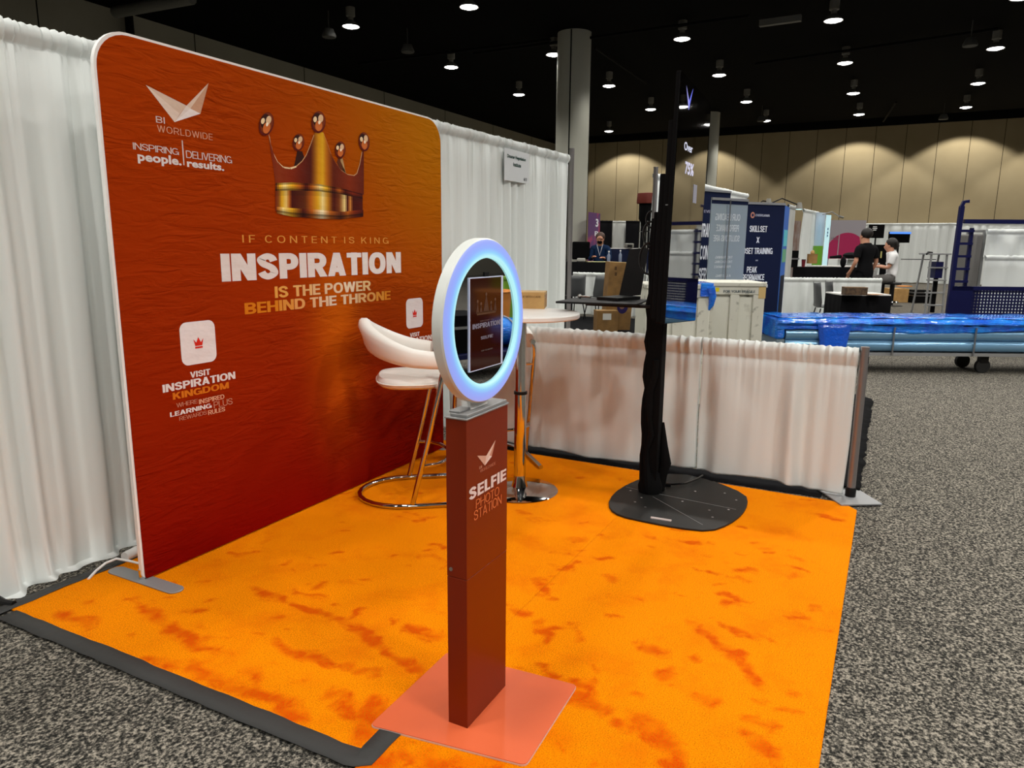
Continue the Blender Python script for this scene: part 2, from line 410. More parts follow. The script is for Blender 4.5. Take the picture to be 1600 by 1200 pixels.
# black fascia where the far wall meets the ceiling void, conduits under the ceiling
M['black_metal'] = mat('black_ceiling_metal', rgb(16, 16, 15), .8, spec=.1)
M['speaker'] = mat('grey_speaker_shell', rgb(70, 70, 66), .7)
M['duct'] = mat('grey_duct', rgb(104, 104, 98), .6)
struct('trim_1', MB().bx(X1-.03, X1+.2, Y0, Y1, HC, HV), M['black_metal'])
a, b = sight(180, 19, Z=6.3), sight(300, -3, Z=6.3)
struct('trim_2', MB().cyl(a, b, .12, n=10), M['duct'])
a = sight(203, 20, Y=12.9); b = sight(206, 60, Y=12.9)
struct('trim_3', MB().cyl((a.x, 12.95, 6.55), (a.x, 12.95, 3), .09, n=8), M['black_metal'])
a, b = sight(1187, 37, Z=6.3), sight(1252, 28, Z=6.3); d = (b-a)
struct('trim_4', MB().tube([a, b], .09, 4), M['duct'])
for i, (p, q) in enumerate((((740, 84), (1170, 25)), ((1180, 100), (1560, 45)), ((560, 100), (860, 62)), ((930, 75), (1010, 130)), ((1380, 190), (1400, 160)))):
    struct('trim_%d' % (5+i), MB().cyl(sight(*p, Z=6.45), sight(*q, Z=6.45), .035, n=6), M['black_metal'])

def column_mat():
    return seam_mat('grey_column_cladding', rgb(170, 170, 158), rgb(160, 160, 148), 1, 9.0, .02, rgb(40, 40, 36), .6)
def column(x, y, r, n):
    mb = MB(); mb.lathe([(r, 0), (r, HC)], (x, y, 0), 40)
    mb.lathe([(r+.012, 0), (r+.012, .25)], (x, y, 0), 40)
    o = struct('column_%d' % n, mb, M['col'])
    g = MB(); aa = math.radians(218+30*0)
    for ang in (-78, 12, 102, 192):
        t = math.radians(ang); c = Vector((x+math.cos(t)*(r+.002), y+math.sin(t)*(r+.002), HC/2)); g.box(c, (.012, .03, HC-.02), t)
    struct('trim_%d' % (20+n), g, M['black_metal'])
M['col'] = mat('grey_column_cladding', rgb(176, 176, 164), .55, spec=.3)
column(12.95, 4.52, .42, 1)
column(25.3, 3.95, .38, 2)

# ---------------------------------------------------------------- lamps of the hall
ORD = ['first', 'second', 'third', 'fourth', 'fifth', 'sixth', 'seventh']
def spot(name, watts, ang, blend, parent, z, size=.17):
    l = bpy.data.lights.new(name, 'SPOT'); l.energy = watts; l.spot_size = math.radians(ang); l.spot_blend = blend; l.shadow_soft_size = size
    l.color = (1, .965, .90)
    o = bpy.data.objects.new(name, l); COL.objects.link(o); o.parent = parent; o.location = (0, 0, z); return o
def make_lamp(label, loc, group):
    t = thing('high_bay_lamp', label, 'ceiling lamp', loc, 0, group)
    body = MB(); body.lathe([(0, .40), (.1, .40), (.1, .22), (.06, .2), (.06, .13), (.09, .12), (.17, .04), (.2, .0), (.19, 0), (.16, .035), (0, .06)], n=24)
    body.cyl((0, 0, .39), (0, 0, HC-loc[2]), .008, n=8)
    obj('housing', body, M['lamp_body'], t, local=True)
    ln = MB(); ln.lathe([(0, -.03), (.1, -.022), (.175, .004), (.17, .012), (0, .03)], n=24)
    obj('lens', ln, M['lamp_glow'], t, local=True)
    spot('lamp_light', LAMP_WATTS, 140, .35, t, -.06)
    return t
LX = [8.95, 13.1, 17.15, 21.4, 25.5]; LY = [8.2, 5.15, 1.88, -1.35, -4.65]
RN = ['nearest', 'second', 'third', 'fourth', 'farthest']
l0 = None
for i, x in enumerate([-7.9, -3.7, .5, 4.7]+LX):
    for j, y in enumerate(LY+[-7.9, -11.2]):
        seen = i >= 4 and j < 5 and not (i == 4 and j > 1)
        lab = ('round high bay lamp under the black ceiling, %s from the left in the %s row' % (ORD[j], RN[i-4])) if seen else 'round high bay lamp hanging over the aisles outside the photo'
        grp = 'high bay lamps over the hall' if seen else 'high bay lamps outside the photo'
        if x == .5 and y in (1.88, -1.35): continue      # these two are switched off and out of sight
        if l0 is None: l0 = make_lamp(lab, (x, y, 6.2), grp)
        else:
            d = dup(l0, (x, y, 6.2), 0, lab, grp)
            k = {(-3.7, -7.9): 2.4, (.5, -7.9): 2.4, (4.7, -4.65): 2.2, (4.7, -1.35): 1.8, (-7.9, -1.35): 1.7}.get((x, y))   # the lamps that throw the shadows of stool, table and pedestal
            if k:
                for ch in d.children:
                    if ch.type == 'LIGHT': ch.data = ch.data.copy(); ch.data.energy = LAMP_WATTS*k
w0 = None
for j, y in enumerate((9.3, 5.4, -1.1, -5.05, -9.0, -12.9)):
    lab = 'small black wall washer high in front of the beige wall, %s from the left' % ORD[j]
    if w0 is None:
        w0 = thing('wall_washer', lab, 'ceiling lamp', (29.75, y, HV), 0, 'wall washers at the beige wall')
        mb = MB(); mb.lathe([(0, -.45), (.1, -.45), (.1, -.57), (.13, -.59), (.13, -.65), (.1, -.65), (.1, -.60), (0, -.60)], n=20); mb.cyl((0, 0, 0), (0, 0, -.46), .015, n=8)
        obj('housing', mb, M['black_metal'], w0, local=True)
        spot('washer_light', WALL_WATTS, 105, .22, w0, -.66, .05)
    else: dup(w0, (29.75, y, HV), 0, lab)
for px, py, lab in ((637, 78, 'small grey ceiling speaker hanging above the red backdrop'), (1516, 68, 'small grey ceiling speaker hanging beside a lamp at right'),
                    (1190, 187, 'small grey ceiling speaker hanging above the navy banners'), (1474, 184, 'small grey ceiling speaker hanging close to the beige wall'), (514, 54, 'flat grey fitting hanging beside a slanted lamp at left')):
    p = sight(px, py, Z=6.1); mb = MB()
    mb.lathe([(0, .12), (.1, .12), (.16, -.02), (.15, -.06), (0, -.06)], p, 20); mb.cyl(p+Vector((0, 0, .1)), (p.x, p.y, HC), .012, n=8)
    tag(obj('ceiling_speaker', mb, M['speaker']), lab, 'speaker', 'ceiling speakers')

# ---------------------------------------------------------------- booth: orange carpet and tape
def orange_mat():
    m = mat('orange_plush_carpet', rgb(255, 146, 6), .95, spec=.05); nt = m.node_tree; L = nt.links; p = nt.nodes['Principled BSDF']
    tc = nt.nodes.new('ShaderNodeTexCoord')
    def noise(scale, detail, dist=0, rough=.5, sc=(1, 1, 1), rz=0):
        mp = nt.nodes.new('ShaderNodeMapping'); mp.inputs['Scale'].default_value = sc; mp.inputs['Rotation'].default_value = (0, 0, rz); L.new(tc.outputs['Object'], mp.inputs[0])
        n = nt.nodes.new('ShaderNodeTexNoise'); n.inputs['Scale'].default_value = scale; n.inputs['Detail'].default_value = detail; n.inputs['Distortion'].default_value = dist; n.inputs['Roughness'].default_value = rough
        L.new(mp.outputs[0], n.inputs[0]); return n.outputs[0]
    def ramp(x, a, b):
        r = nt.nodes.new('ShaderNodeMapRange'); r.inputs[1].default_value = a; r.inputs[2].default_value = b; L.new(x, r.inputs[0]); return r.outputs[0]
    def mul(a, b, op='MULTIPLY'):
        n = nt.nodes.new('ShaderNodeMath'); n.operation = op
        for i, x in enumerate((a, b)):
            if isinstance(x, (int, float)): n.inputs[i].default_value = x
            else: L.new(x, n.inputs[i])
        n.use_clamp = op != 'SUBTRACT' and op != 'ADD'; return n.outputs[0]
    fine = noise(230, 3)
    at_ = nt.nodes.new('ShaderNodeAttribute'); at_.attribute_name = 'Col'
    rough_n = noise(17, 9, .6, .78); soft = noise(3.2, 8, .3, .7)
    brush = ramp(mul(mul(at_.outputs['Fac'], .95), mul(mul(rough_n, .5, 'SUBTRACT'), 3.0), 'ADD'), .25, 1.02)
    drag = mul(ramp(soft, .50, .76), .6)
    k = mul(mul(brush, drag, 'MAXIMUM'), ramp(fine, .25, .6))
    mx = nt.nodes.new('ShaderNodeMix'); mx.data_type = 'RGBA'; L.new(k, mx.inputs[0])
    mx.inputs[6].default_value = rgb(250, 142, 0); mx.inputs[7].default_value = rgb(212, 56, 0)
    m2 = nt.nodes.new('ShaderNodeMix'); m2.data_type = 'RGBA'; m2.blend_type = 'MULTIPLY'; m2.inputs[0].default_value = .7
    L.new(mx.outputs[2], m2.inputs[6]); cr = nt.nodes.new('ShaderNodeValToRGB'); cr.color_ramp.elements[0].position = .3; cr.color_ramp.elements[0].color = (.35, .3, .3, 1); cr.color_ramp.elements[1].position = .6
    L.new(fine, cr.inputs[0]); L.new(cr.outputs[0], m2.inputs[7]); L.new(m2.outputs[2], p.inputs['Base Color'])
    b = nt.nodes.new('ShaderNodeBump'); b.inputs['Strength'].default_value = .6; b.inputs['Distance'].default_value = .006
    L.new(fine, b.inputs['Height']); L.new(b.outputs[0], p.inputs['Normal'])
    return m
CT = .010
ar, br_ = sight(1339, 797, Z=CT), sight(1280, 1195, Z=CT)
far0, far1 = sight(826, 708, Z=CT), sight(1290, 781, Z=CT)
# where feet and cases brushed the pile the other way: (path, half width, strength)
MARKS = []
for P, w in (([(225, 950), (264, 980), (303, 1004), (337, 1021)], .032), ([(229, 1031), (273, 1038)], .03), ([(298, 1043), (322, 1055), (366, 1072), (430, 1092), (469, 1121)], .04), ([(400, 921), (439, 938)], .028),
        ([(454, 945), (513, 965), (561, 980), (586, 1004), (630, 1033), (659, 1050)], .024), ([(425, 1004), (469, 1023), (527, 1038), (566, 1048)], .025), ([(100, 960), (137, 975)], .04), ([(391, 1048), (405, 1067)], .03),
        ([(640, 984), (684, 994)], .03), ([(586, 1101), (570, 1150)], .045), ([(469, 926), (508, 930)], .015), ([(545, 975), (566, 950)], .02), ([(840, 905), (850, 930)], .03), ([(875, 890), (900, 880)], .02), ([(845, 970), (855, 1005)], .022),
        ([(845, 985), (900, 978)], .016), ([(890, 970), (902, 1000)], .02), ([(1000, 1010), (1035, 1022)], .028), ([(1130, 930), (1160, 938)], .03), ([(1145, 890), (1178, 888)], .025), ([(1075, 970), (1130, 1010), (1165, 1050), (1195, 1072)], .022),
        ([(1150, 1020), (1185, 1070)], .03), ([(1010, 1130), (1045, 1165), (1050, 1195)], .045), ([(1170, 1150), (1205, 1175)], .04), ([(905, 1090), (940, 1110)], .035), ([(850, 1040), (870, 1060)], .025), ([(590, 1190), (760, 1215)], .10), ([(1285, 806), (1310, 812)], .028),
        ([(1060, 845), (1080, 850)], .02), ([(930, 875), (955, 870)], .018), ([(1120, 975), (1180, 1000)], .02), ([(960, 1130), (1010, 1150)], .03), ([(520, 1085), (560, 1120)], .03), ([(660, 1060), (640, 1090)], .03), ([(1225, 960), (1262, 965)], .018)):
    MARKS.append(([sight(*q, Z=CT).xy for q in P], w, 1.0))
rnd = random.Random(11)
for i in range(260):
    c = Vector((rnd.uniform(-3.1, -.2), rnd.uniform(-2.85, .0))); a = rnd.gauss(-1.2, .6); l = rnd.uniform(.01, .07)
    MARKS.append(([c, c+Vector((math.cos(a), math.sin(a)))*l], rnd.uniform(.008, .026), rnd.uniform(.45, .95)))
def nap(p):
    best = 0; q3 = Vector((p.x*9, p.y*9, 1.7)); nv = noise.noise_vector(q3)*.030+noise.noise_vector(q3*3.1)*.016
    p = p+nv.xy; gain = .62+.55*noise.fractal(Vector((p.x*14, p.y*14, 4.2)), .8, 2.1, 4)+.25
    for P, w, st_ in MARKS:
        if abs(p.x-P[0].x) > .9 or abs(p.y-P[0].y) > .9: continue
        d = 9
        for a, b in zip(P, P[1:]):
            e = b-a; u = max(0, min(1, (p-a).dot(e)/max(1e-9, e.length_squared))); d = min(d, (p-a-e*u).length)
        best = max(best, st_*max(0, min(1, 1.25-.75*d/w)))
    return max(0, best*gain)
mb = MB(); rows = []
fx = lambda y: far0.x+(far1.x-far0.x)*min(1, max(0, (y-far0.y)/(-2.80-far0.y)))
for i in range(131):
    y = .10+(-1.742-.10)*i/130; rows.append([(-3.172+(fx(y)+3.172)*k/220, y, CT) for k in range(221)])
mb.grid(rows); rows = []
fl = lambda x: ar.y+(br_.y-ar.y)/(br_.x-ar.x)*(x-ar.x)
for i in range(86):
    u = i/85; r = []
    for k in range(251):
        x = -3.9+(fx(-1.742-1.1*u)-(.1*max(0, u-.93)/.07)+3.9)*k/250; r.append((x, -1.738+(fl(x)+1.738)*u, CT-.0001))
    rows.append(r)
mb.grid(rows)
for v in mb.bm.verts:
    q = nap(v.co.xy)
    for l in v.link_loops: l[mb.cl] = (q, q, q, 1)
tag(obj('orange_carpet', mb, orange_mat(), solid=.008),
    'bright orange plush carpet with brushed darker smudges covering the booth floor', 'carpet')
# tape along the open edge of the carpet
def strip(name, pts, w, label, z=CT+.0015, seed=1, m='tape'):
    rnd = random.Random(seed); P = [Vector((x, y, 0)) for x, y in pts]; a = []; b = []
    Q = []
    for p, q in zip(P, P[1:]):
        k = max(2, int((q-p).length/.06))
        Q += [p.lerp(q, i/k) for i in range(k)]
    Q.append(P[-1])
    for i, p in enumerate(Q):
        t = (Q[min(i+1, len(Q)-1)]-Q[max(i-1, 0)]).normalized(); n = Vector((-t.y, t.x, 0))
        a.append(p+n*(w/2+rnd.uniform(-.003, .003))+Vector((0, 0, z+rnd.uniform(0, .002)))); b.append(p-n*(w/2+rnd.uniform(-.003, .003))+Vector((0, 0, z+rnd.uniform(0, .002))))
    c = [p.lerp(q, .5)+Vector((0, 0, .0015)) for p, q in zip(a, b)]
    o = obj(name, MB().grid([a, c, b]), M[m], solid=.0012); tag(o, label, 'tape'); return o
strip('gaffer_tape', [(-3.206, .06), (-3.20, -.9), (-3.198, -1.70), (-3.185, -1.738), (-3.10, -1.735), (-2.95, -1.735)], .075, 'wide black gaffer tape along the near left edge of the orange carpet')
strip('gaffer_tape', [(-3.24, .115), (-2.95, .125), (-2.7, .12), (-2.3, .13)], .06, 'short black tape behind the red backdrop, at the left corner of the carpet', seed=5)

# ---------------------------------------------------------------- white drapes of the booth
drape('back_drape', 'tall white pleated drape behind the red backdrop', (-4.3, .30), (-1.5, .235), 2.36, .012, M['drape'], 3, front=-1, amp=.03, flare=.02, pool=.035, hem=.02, pitch=.13)
drape('back_drape', 'tall white pleated drape right of the backdrop, holding the small sign', (-1.5, .235), (2.49, .10), 2.40, .02, M['drape'], 8, front=-1, amp=.026, pitch=.12)
t = thing('upright_post', 'tall thin grey upright post at the right end of the white back drape', 'post', (2.53, .08, 0))
obj('pole', MB().cyl((2.53, .08, .008), (2.53, .08, 2.47), .024), M['post'], t)
obj('base_plate', MB().bx(2.33, 2.73, -.12, .28, 0, .008), M['alu_matt'], t)
RZ = .914
drape('side_rail_drape', 'low white drape left of the black display stand, behind the high table', (-.01, -.03), (.01, -1.93), RZ, .032, M['drape'], 21, front=-1, amp=.016, pitch=.16, header=.11)
drape('side_rail_drape', 'low white drape right of the black display stand, ending at the short post', (.01, -1.94), (-.005, -2.845), RZ, .034, M['drape'], 34, front=-1, amp=.022, pitch=.13, header=.11, hem=.016)
t = thing('upright_post', 'short grey upright post with a square base plate at the carpet corner', 'post', (-.011, -2.873, 0))
obj('pole', MB().tube([(-.011, -2.876, .014), (-.011, -2.876, RZ+.012)], .0245, 24), M['post'], t)
obj('collar', MB().lathe([(.021, 0), (.03, 0), (.03, .05), (.026, .06)], (-.011, -2.876, .014), 20), M['black'], t)
obj('base_plate', MB().box((-.016, -2.868, CT+.004), (.29, .25, .008), math.radians(32)), M['alu_matt'], t)
obj('slot', MB().bx(-.02, -.002, -2.902, -2.898, .83, .87), M['black'], t)
# paper sign pinned on the neighbour's drape
p0, p1 = sight(788, 281, Y=.100), sight(827, 235, Y=.100)
t = thing('paper_sign', 'small white paper sign with dark green lettering pinned on the back drape', 'sign', (p0.x, .100, p0.z))
obj('sheet', MB().bx(p0.x, p1.x, .100, .103, p0.z, p0.z+.27), mat('white_paper', rgb(205, 208, 210), .7), t)
mb = MB(); g = rgb(16, 60, 52)
letters(mb, 'Disaster Negotiation', (p0.x+.05, .0985, p0.z+.185), (.36, 0, 0), (0, 0, .038), g, .03)
letters(mb, 'Institute', (p0.x+.165, .0985, p0.z+.13), (.15, 0, 0), (0, 0, .034), g, .03)
letters(mb, '613', (p0.x+.375, .0985, p0.z+.02), (.06, 0, 0), (0, 0, .03), rgb(30, 36, 38), .03)
obj('lettering', mb, M['ink'], t)

# ---------------------------------------------------------------- red fabric backdrop
BY = -.155
BX0, BX1, BZ0, BZ1 = sight(155, 175, Y=BY).x-.004, sight(688.5, 240, Y=BY).x, .022, 2.315
def rrect(x0, x1, z0, z1, rt, rb, n=8):
    P = []
    for cx, cz, r, a0 in ((x1-rt, z1-rt, rt, 0), (x0+rt, z1-rt, rt, 90), (x0+rb, z0+rb, rb, 180), (x1-rb, z0+rb, rb, 270)):
        for k in range(n+1):
            a = math.radians(a0+90*k/n); P.append((cx+r*math.cos(a), cz+r*math.sin(a)))
    return P
BC = (BX0+BX1)/2
t = thing('fabric_backdrop', 'large red to amber fabric backdrop printed with a golden crown and white lettering', 'backdrop', (BC, BY, 0))
mb = MB(); mb.prism(rrect(BX0, BX1, BZ0, BZ1, .15, .02), (0, BY+.02, 0), (1, 0, 0), (0, 0, 1), (0, -.02, 0))
obj('back_cover', mb, mat('white_stretch_fabric', rgb(240, 240, 238), .8), t)
def backdrop_mat():
    m = mat('printed_red_fabric', rgb(150, 40, 0), .8, spec=.04); nt = m.node_tree; L = nt.links; p = nt.nodes['Principled BSDF']
    tc = nt.nodes.new('ShaderNodeTexCoord'); s = nt.nodes.new('ShaderNodeSeparateXYZ'); L.new(tc.outputs['Object'], s.inputs[0])
    def mth(op, a, b=0, c=None, clamp=False):
        n = nt.nodes.new('ShaderNodeMath'); n.operation = op; n.use_clamp = clamp
        for i, x in enumerate((a, b) if c is None else (a, b, c)):
            if isinstance(x, (int, float)): n.inputs[i].default_value = x
            else: L.new(x, n.inputs[i])
        return n.outputs[0]
    def blob(cx, cz, rx, rz):
        dx = mth('MULTIPLY', mth('SUBTRACT', s.outputs[0], cx), 1/rx); dz = mth('MULTIPLY', mth('SUBTRACT', s.outputs[2], cz), 1/rz)
        r2 = mth('ADD', mth('MULTIPLY', dx, dx), mth('MULTIPLY', dz, dz)); return mth('EXPONENT', mth('MULTIPLY', r2, -1.0))
    def mix(a, b, k):
        x = nt.nodes.new('ShaderNodeMix'); x.data_type = 'RGBA'; L.new(k, x.inputs[0])
        for i, q in ((6, a), (7, b)):
            if isinstance(q, tuple): x.inputs[i].default_value = q
            else: L.new(q, x.inputs[i])
        return x.outputs[2]
    up = mth('DIVIDE', s.outputs[2], 2.3, clamp=True)
    c = mix(rgb(124, 4, 0), rgb(164, 58, 3), up)
    c = mix(c, rgb(186, 116, 2), mth('MULTIPLY', blob(1.3, 2.5, 1.05, 1.05), .95))
    c = mix(c, rgb(190, 92, 6), mth('MULTIPLY', blob(.12, .98, .2, .5), .75))
    L.new(c, p.inputs['Base Color'])
    # creases of a stretched cover
    mp = nt.nodes.new('ShaderNodeMapping'); mp.inputs['Rotation'].default_value = (0, math.radians(28), 0); mp.inputs['Scale'].default_value = (1, 1, 4.5); L.new(tc.outputs['Object'], mp.inputs[0])
    n = nt.nodes.new('ShaderNodeTexNoise'); n.inputs['Scale'].default_value = 5.0; n.inputs['Detail'].default_value = 7; n.inputs['Distortion'].default_value = 1.2; L.new(mp.outputs[0], n.inputs[0])
    n2 = nt.nodes.new('ShaderNodeTexNoise'); n2.inputs['Scale'].default_value = 2; L.new(tc.outputs['Object'], n2.inputs[0])
    h = mth('MULTIPLY', n.outputs[0], mth('MULTIPLY', mth('SUBTRACT', n2.outputs[0], .3), 2.2, clamp=True))
    b = nt.nodes.new('ShaderNodeBump'); b.inputs['Strength'].default_value = .65; b.inputs['Distance'].default_value = .035
    L.new(h, b.inputs['Height']); L.new(b.outputs[0], p.inputs['Normal'])
    return m
def shade(stops, x):
    for (a, ca), (b, cb) in zip(stops, stops[1:]):
        if x <= b:
            k = 0 if b == a else max(0, (x-a)/(b-a)); return lin(tuple(p+(q-p)*k for p, q in zip(ca, cb)))+(1,)
    return rgb(*stops[-1][1])
fb = MB(); IN = .011
fb.prism(rrect(BX0+IN, BX1-IN*.4, BZ0-.004, BZ1-IN, .145, .015), (0, BY-.0005, 0), (1, 0, 0), (0, 0, 1), (0, -.003, 0))
fb.mi = 1; PY = BY-.0042
LT = rgb(214, 196, 190); TH = rgb(190, 128, 104); WH = rgb(222, 214, 212); AM = rgb(216, 146, 62); GO = rgb(206, 112, 20); PK = rgb(216, 160, 130)
def B(px, py): return sight(px, py, Y=PY)
def tri(pts, c): fb.poly([B(*q) for q in pts], c)
tri([(227.7, 132.7), (291.5, 165), (281, 178)], rgb(214, 190, 172)); tri([(227.7, 132.7), (281, 178), (272.7, 190.8)], rgb(226, 206, 192))
tri([(291.5, 165), (272.7, 190.8), (281, 178)], rgb(196, 150, 124))
tri([(272.7, 190.8), (297.5, 169.5), (313.2, 177.7)], rgb(236, 228, 226)); tri([(272.7, 190.8), (291.5, 165), (297.5, 169.5)], rgb(226, 214, 208))
tri([(297.5, 169.5), (291.5, 165), (326, 129.7)], rgb(220, 196, 178)); tri([(297.5, 169.5), (326, 129.7), (313.2, 177.7)], rgb(200, 156, 128))
def T(s, bl, br, tl, c, bold=0, space=1.0): letters_at(fb, s, bl, br, tl, c, bold, space, Y=PY)
T('BI', (244, 191.8), (257.8, 193), (243, 181), LT, .004, 1.1)
T('WORLDWIDE', (246, 205), (332.5, 220), (245, 195), PK, -.004, 1.15)
T('INSPIRING', (208, 232.5), (279.5, 243), (207.5, 222.5), LT, .0)
T('people.', (215.5, 252.5), (284.5, 265.5), (215.5, 236.5), WH, .035, 1.02)
T('DELIVERING', (291, 246), (362.5, 256), (291, 235), LT, .0)
T('results.', (292.5, 260), (350.5, 268), (292.5, 248.5), WH, .035, 1.02)
a = B(286.6, 258); fb.poly([a, a+Vector((.006, 0, 0)), a+Vector((.006, 0, .105)), a+Vector((0, 0, .105))], LT)
T('IF CONTENT IS KING', (379, 380), (606.8, 380), (379, 367), AM, .004, 1.45)
T('INSPIRATION', (347, 441), (626.7, 425.5), (344, 396.5), WH, .052, .985)
def fade(*S): return lambda u: shade([(x, c) for x, c in S], u)
T('IS THE POWER', (429.8, 465), (579.3, 454.3), (429.2, 447.7), fade((0, (222, 158, 70)), (.45, (222, 188, 150)), (.7, (224, 204, 176)), (1, (222, 178, 110))), .032)
T('BEHIND THE THRONE', (382.9, 491.7), (610.3, 467.8), (382.3, 473.6), fade((0, (206, 118, 12)), (.12, (210, 126, 20)), (.36, (222, 170, 120)), (.5, (222, 200, 176)), (.68, (222, 184, 140)), (.9, (212, 136, 40)), (1, (208, 122, 20))), .034)
def card(x0, y0, dx):
    """rounded white card with a small red crown, and the invitation printed below it"""
    a, b, c = B(279.4, 505), B(334.9, 503), B(283, 573)
    w = b.x-a.x; hh = a.z-c.z; z1 = a.z
    fb.poly([Vector((x+dx, PY, z)) for x, z in rrect(a.x, a.x+w, z1-hh, z1, .035, .035, 5)], rgb(226, 220, 222))
    cx, cz, s = a.x+w/2+dx, z1-hh*.5, .026
    fb.poly([Vector((cx+x*s, PY-.0008, cz+z*s)) for x, z in ((-.8, -1), (.8, -1), (.8, -.7), (-.8, -.7))], rgb(206, 40, 24))
    fb.poly([Vector((cx+x*s, PY-.0008, cz+z*s)) for x, z in ((-.75, -.55), (.75, -.55), (1.05, .7), (.5, .05), (0, 1), (-.5, .05), (-1.05, .7))], rgb(206, 40, 24))
    def TT(s, bl, br, tl, c, bold=0):
        p, q, r = B(*bl), B(*br), B(*tl); z = (p.z+q.z)/2
        letters(fb, s, (p.x+dx, PY, z), (q.x-p.x, 0, 0), (0, 0, r.z-p.z), c, bold)
    TT('VISIT', (297.5, 590), (329, 585.7), (296, 580.8), WH, .03)
    TT('INSPIRATION', (254.4, 611.6), (368, 593.5), (253.8, 599.2), WH, .035)
    TT('KINGDOM', (270.2, 622.2), (357.9, 608.7), (269.6, 611.6), GO, .035)
    TT('WHERE', (276, 636), (309, 630.8), (275, 629.4), TH); TT('INSPIRED', (311, 630.3), (350.7, 624), (311, 623), PK, .02)
    TT('LEARNING', (265.9, 650.4), (330.6, 638.3), (265, 643.2), WH, .03); TT('PLUS', (334.3, 637.5), (363.6, 631.7), (334.3, 627.4), TH)
    TT('REWARDS', (280.3, 656), (323.4, 649), (279.4, 649.8), TH); TT('RULES', (325.4, 647.5), (352, 643.2), (325.4, 640.3), PK, .02)
card(0, 0, 0)
card(0, 0, (B(634.8, 467).x+B(659.8, 464).x)/2-(B(279.4, 505).x+B(334.9, 503).x)/2)
# the crown, printed in gold
def Kp(x, y): return sight(330+x/4.444, 150+y/4.444, Y=PY)
def interp(P, x):
    for (a, ya), (b, yb) in zip(P, P[1:]):
        if x <= b: return ya+(yb-ya)*max(0, (x-a)/(b-a))
    return P[-1][1]
def band(top, bot, stops, x0, x1, n=44, dy=0, vtint=None):
    rows = 4 if vtint else 1
    for r in range(rows):
        for i in range(n):
            xa, xb = x0+(x1-x0)*i/n, x0+(x1-x0)*(i+1)/n
            def yy(x, k): a, b = interp(top, x), interp(bot, x); return a+(b-a)*k
            c = shade(stops, (xa+xb)/2)
            if vtint: c = tuple(v*vtint[r] for v in c[:3])+(1,)
            fb.poly([Kp(xa, yy(xa, r/rows)), Kp(xb, yy(xb, r/rows)), Kp(xb, yy(xb, (r+1)/rows)), Kp(xa, yy(xa, (r+1)/rows))], c)
PYS = PY
def layer(k):
    global PY
    PY = PYS-.0006*k
D1, D2, G1, G2, G3 = (70, 14, 6), (118, 36, 10), (176, 92, 18), (222, 170, 30), (246, 226, 150)
layer(1)   # spikes seen at the back, then the front
for P, c in (([(575, 490), (598, 380), (632, 385), (648, 430), (620, 480)], (52, 20, 14)), ([(872, 460), (885, 425), (912, 430), (935, 535), (905, 530)], (92, 44, 20)), ([(896, 440), (912, 430), (935, 535), (922, 530)], (214, 176, 120))):
    fb.poly([Kp(*q) for q in P], rgb(*c))
layer(2)
TOPC = [(398, 262), (412, 330), (432, 395), (462, 455), (500, 490), (545, 497), (590, 485), (630, 450), (660, 405), (690, 330), (712, 268), (722, 252), (778, 252), (800, 310), (830, 400), (862, 460), (900, 512), (945, 542), (990, 550), (1010, 535), (1030, 470), (1046, 385), (1060, 380)]
BOTC = [(398, 262), (412, 380), (425, 450), (440, 560), (446, 610), (560, 604), (750, 618), (900, 642), (1050, 684), (1060, 684)]
band(TOPC, BOTC, [(398, D2), (470, (134, 50, 14)), (560, (128, 40, 10)), (640, (96, 26, 8)), (690, (80, 22, 8)), (745, (214, 150, 16)), (775, (222, 170, 30)), (800, (190, 110, 14)), (850, (92, 28, 8)), (960, (128, 44, 12)), (1060, (96, 30, 10))], 398, 1060, 110)
layer(3)
for E0 in ([(398, 262), (412, 330), (432, 395), (462, 455), (500, 490), (545, 497), (590, 485)],):
    for (a, ya), (b, yb) in zip(E0, E0[1:]): fb.poly([Kp(a, ya), Kp(b, yb), Kp(b+2, yb+10), Kp(a+9, ya+26 if ya < 440 else ya+12)], rgb(236, 206, 160))
for E0 in ([(590, 485), (630, 450), (660, 405), (690, 330), (712, 268)], [(778, 252), (800, 310), (830, 400), (862, 460), (900, 512), (945, 542), (990, 550), (1010, 535), (1030, 470), (1046, 385)]):
    for (a, ya), (b, yb) in zip(E0, E0[1:]): fb.poly([Kp(a, ya), Kp(b, yb), Kp(b+3, yb+5), Kp(a+3, ya+5)], rgb(206, 156, 110))
U = [(446, 605), (560, 600), (750, 612), (900, 640), (1052, 680)]
def off(P, d): return [(x, y+d) for x, y in P]
S1 = [(446, D1), (475, G2), (510, G3), (560, G2), (620, G1), (660, D1), (700, G1), (760, G3), (800, G2), (850, D1), (890, G1), (930, D1), (985, D2), (1052, D1)]
band(U, [(446, 660), (560, 655), (750, 662), (900, 682), (1052, 714)], S1, 446, 1052, 48, vtint=(.5, 1.2, .7, .25))
U2 = [(446, 660), (560, 655), (750, 662), (900, 682), (1052, 714)]
U2B = [(446, 800), (560, 795), (750, 790), (900, 803), (1052, 800)]
band(U2, U2B, [(446, D2), (470, (140, 80, 20)), (490, G2), (520, (236, 206, 120)), (545, G1), (560, D1), (650, (92, 40, 8)), (690, G1), (740, G2), (775, G3), (810, (200, 140, 30)), (850, D1), (890, (120, 60, 20)), (930, G3), (945, D1), (965, (210, 140, 60)), (985, D1), (1052, (80, 20, 8))], 446, 1052, 60, vtint=(.8, 1.0, 1.0, .95))
U3 = off(U2, 118)
layer(4)
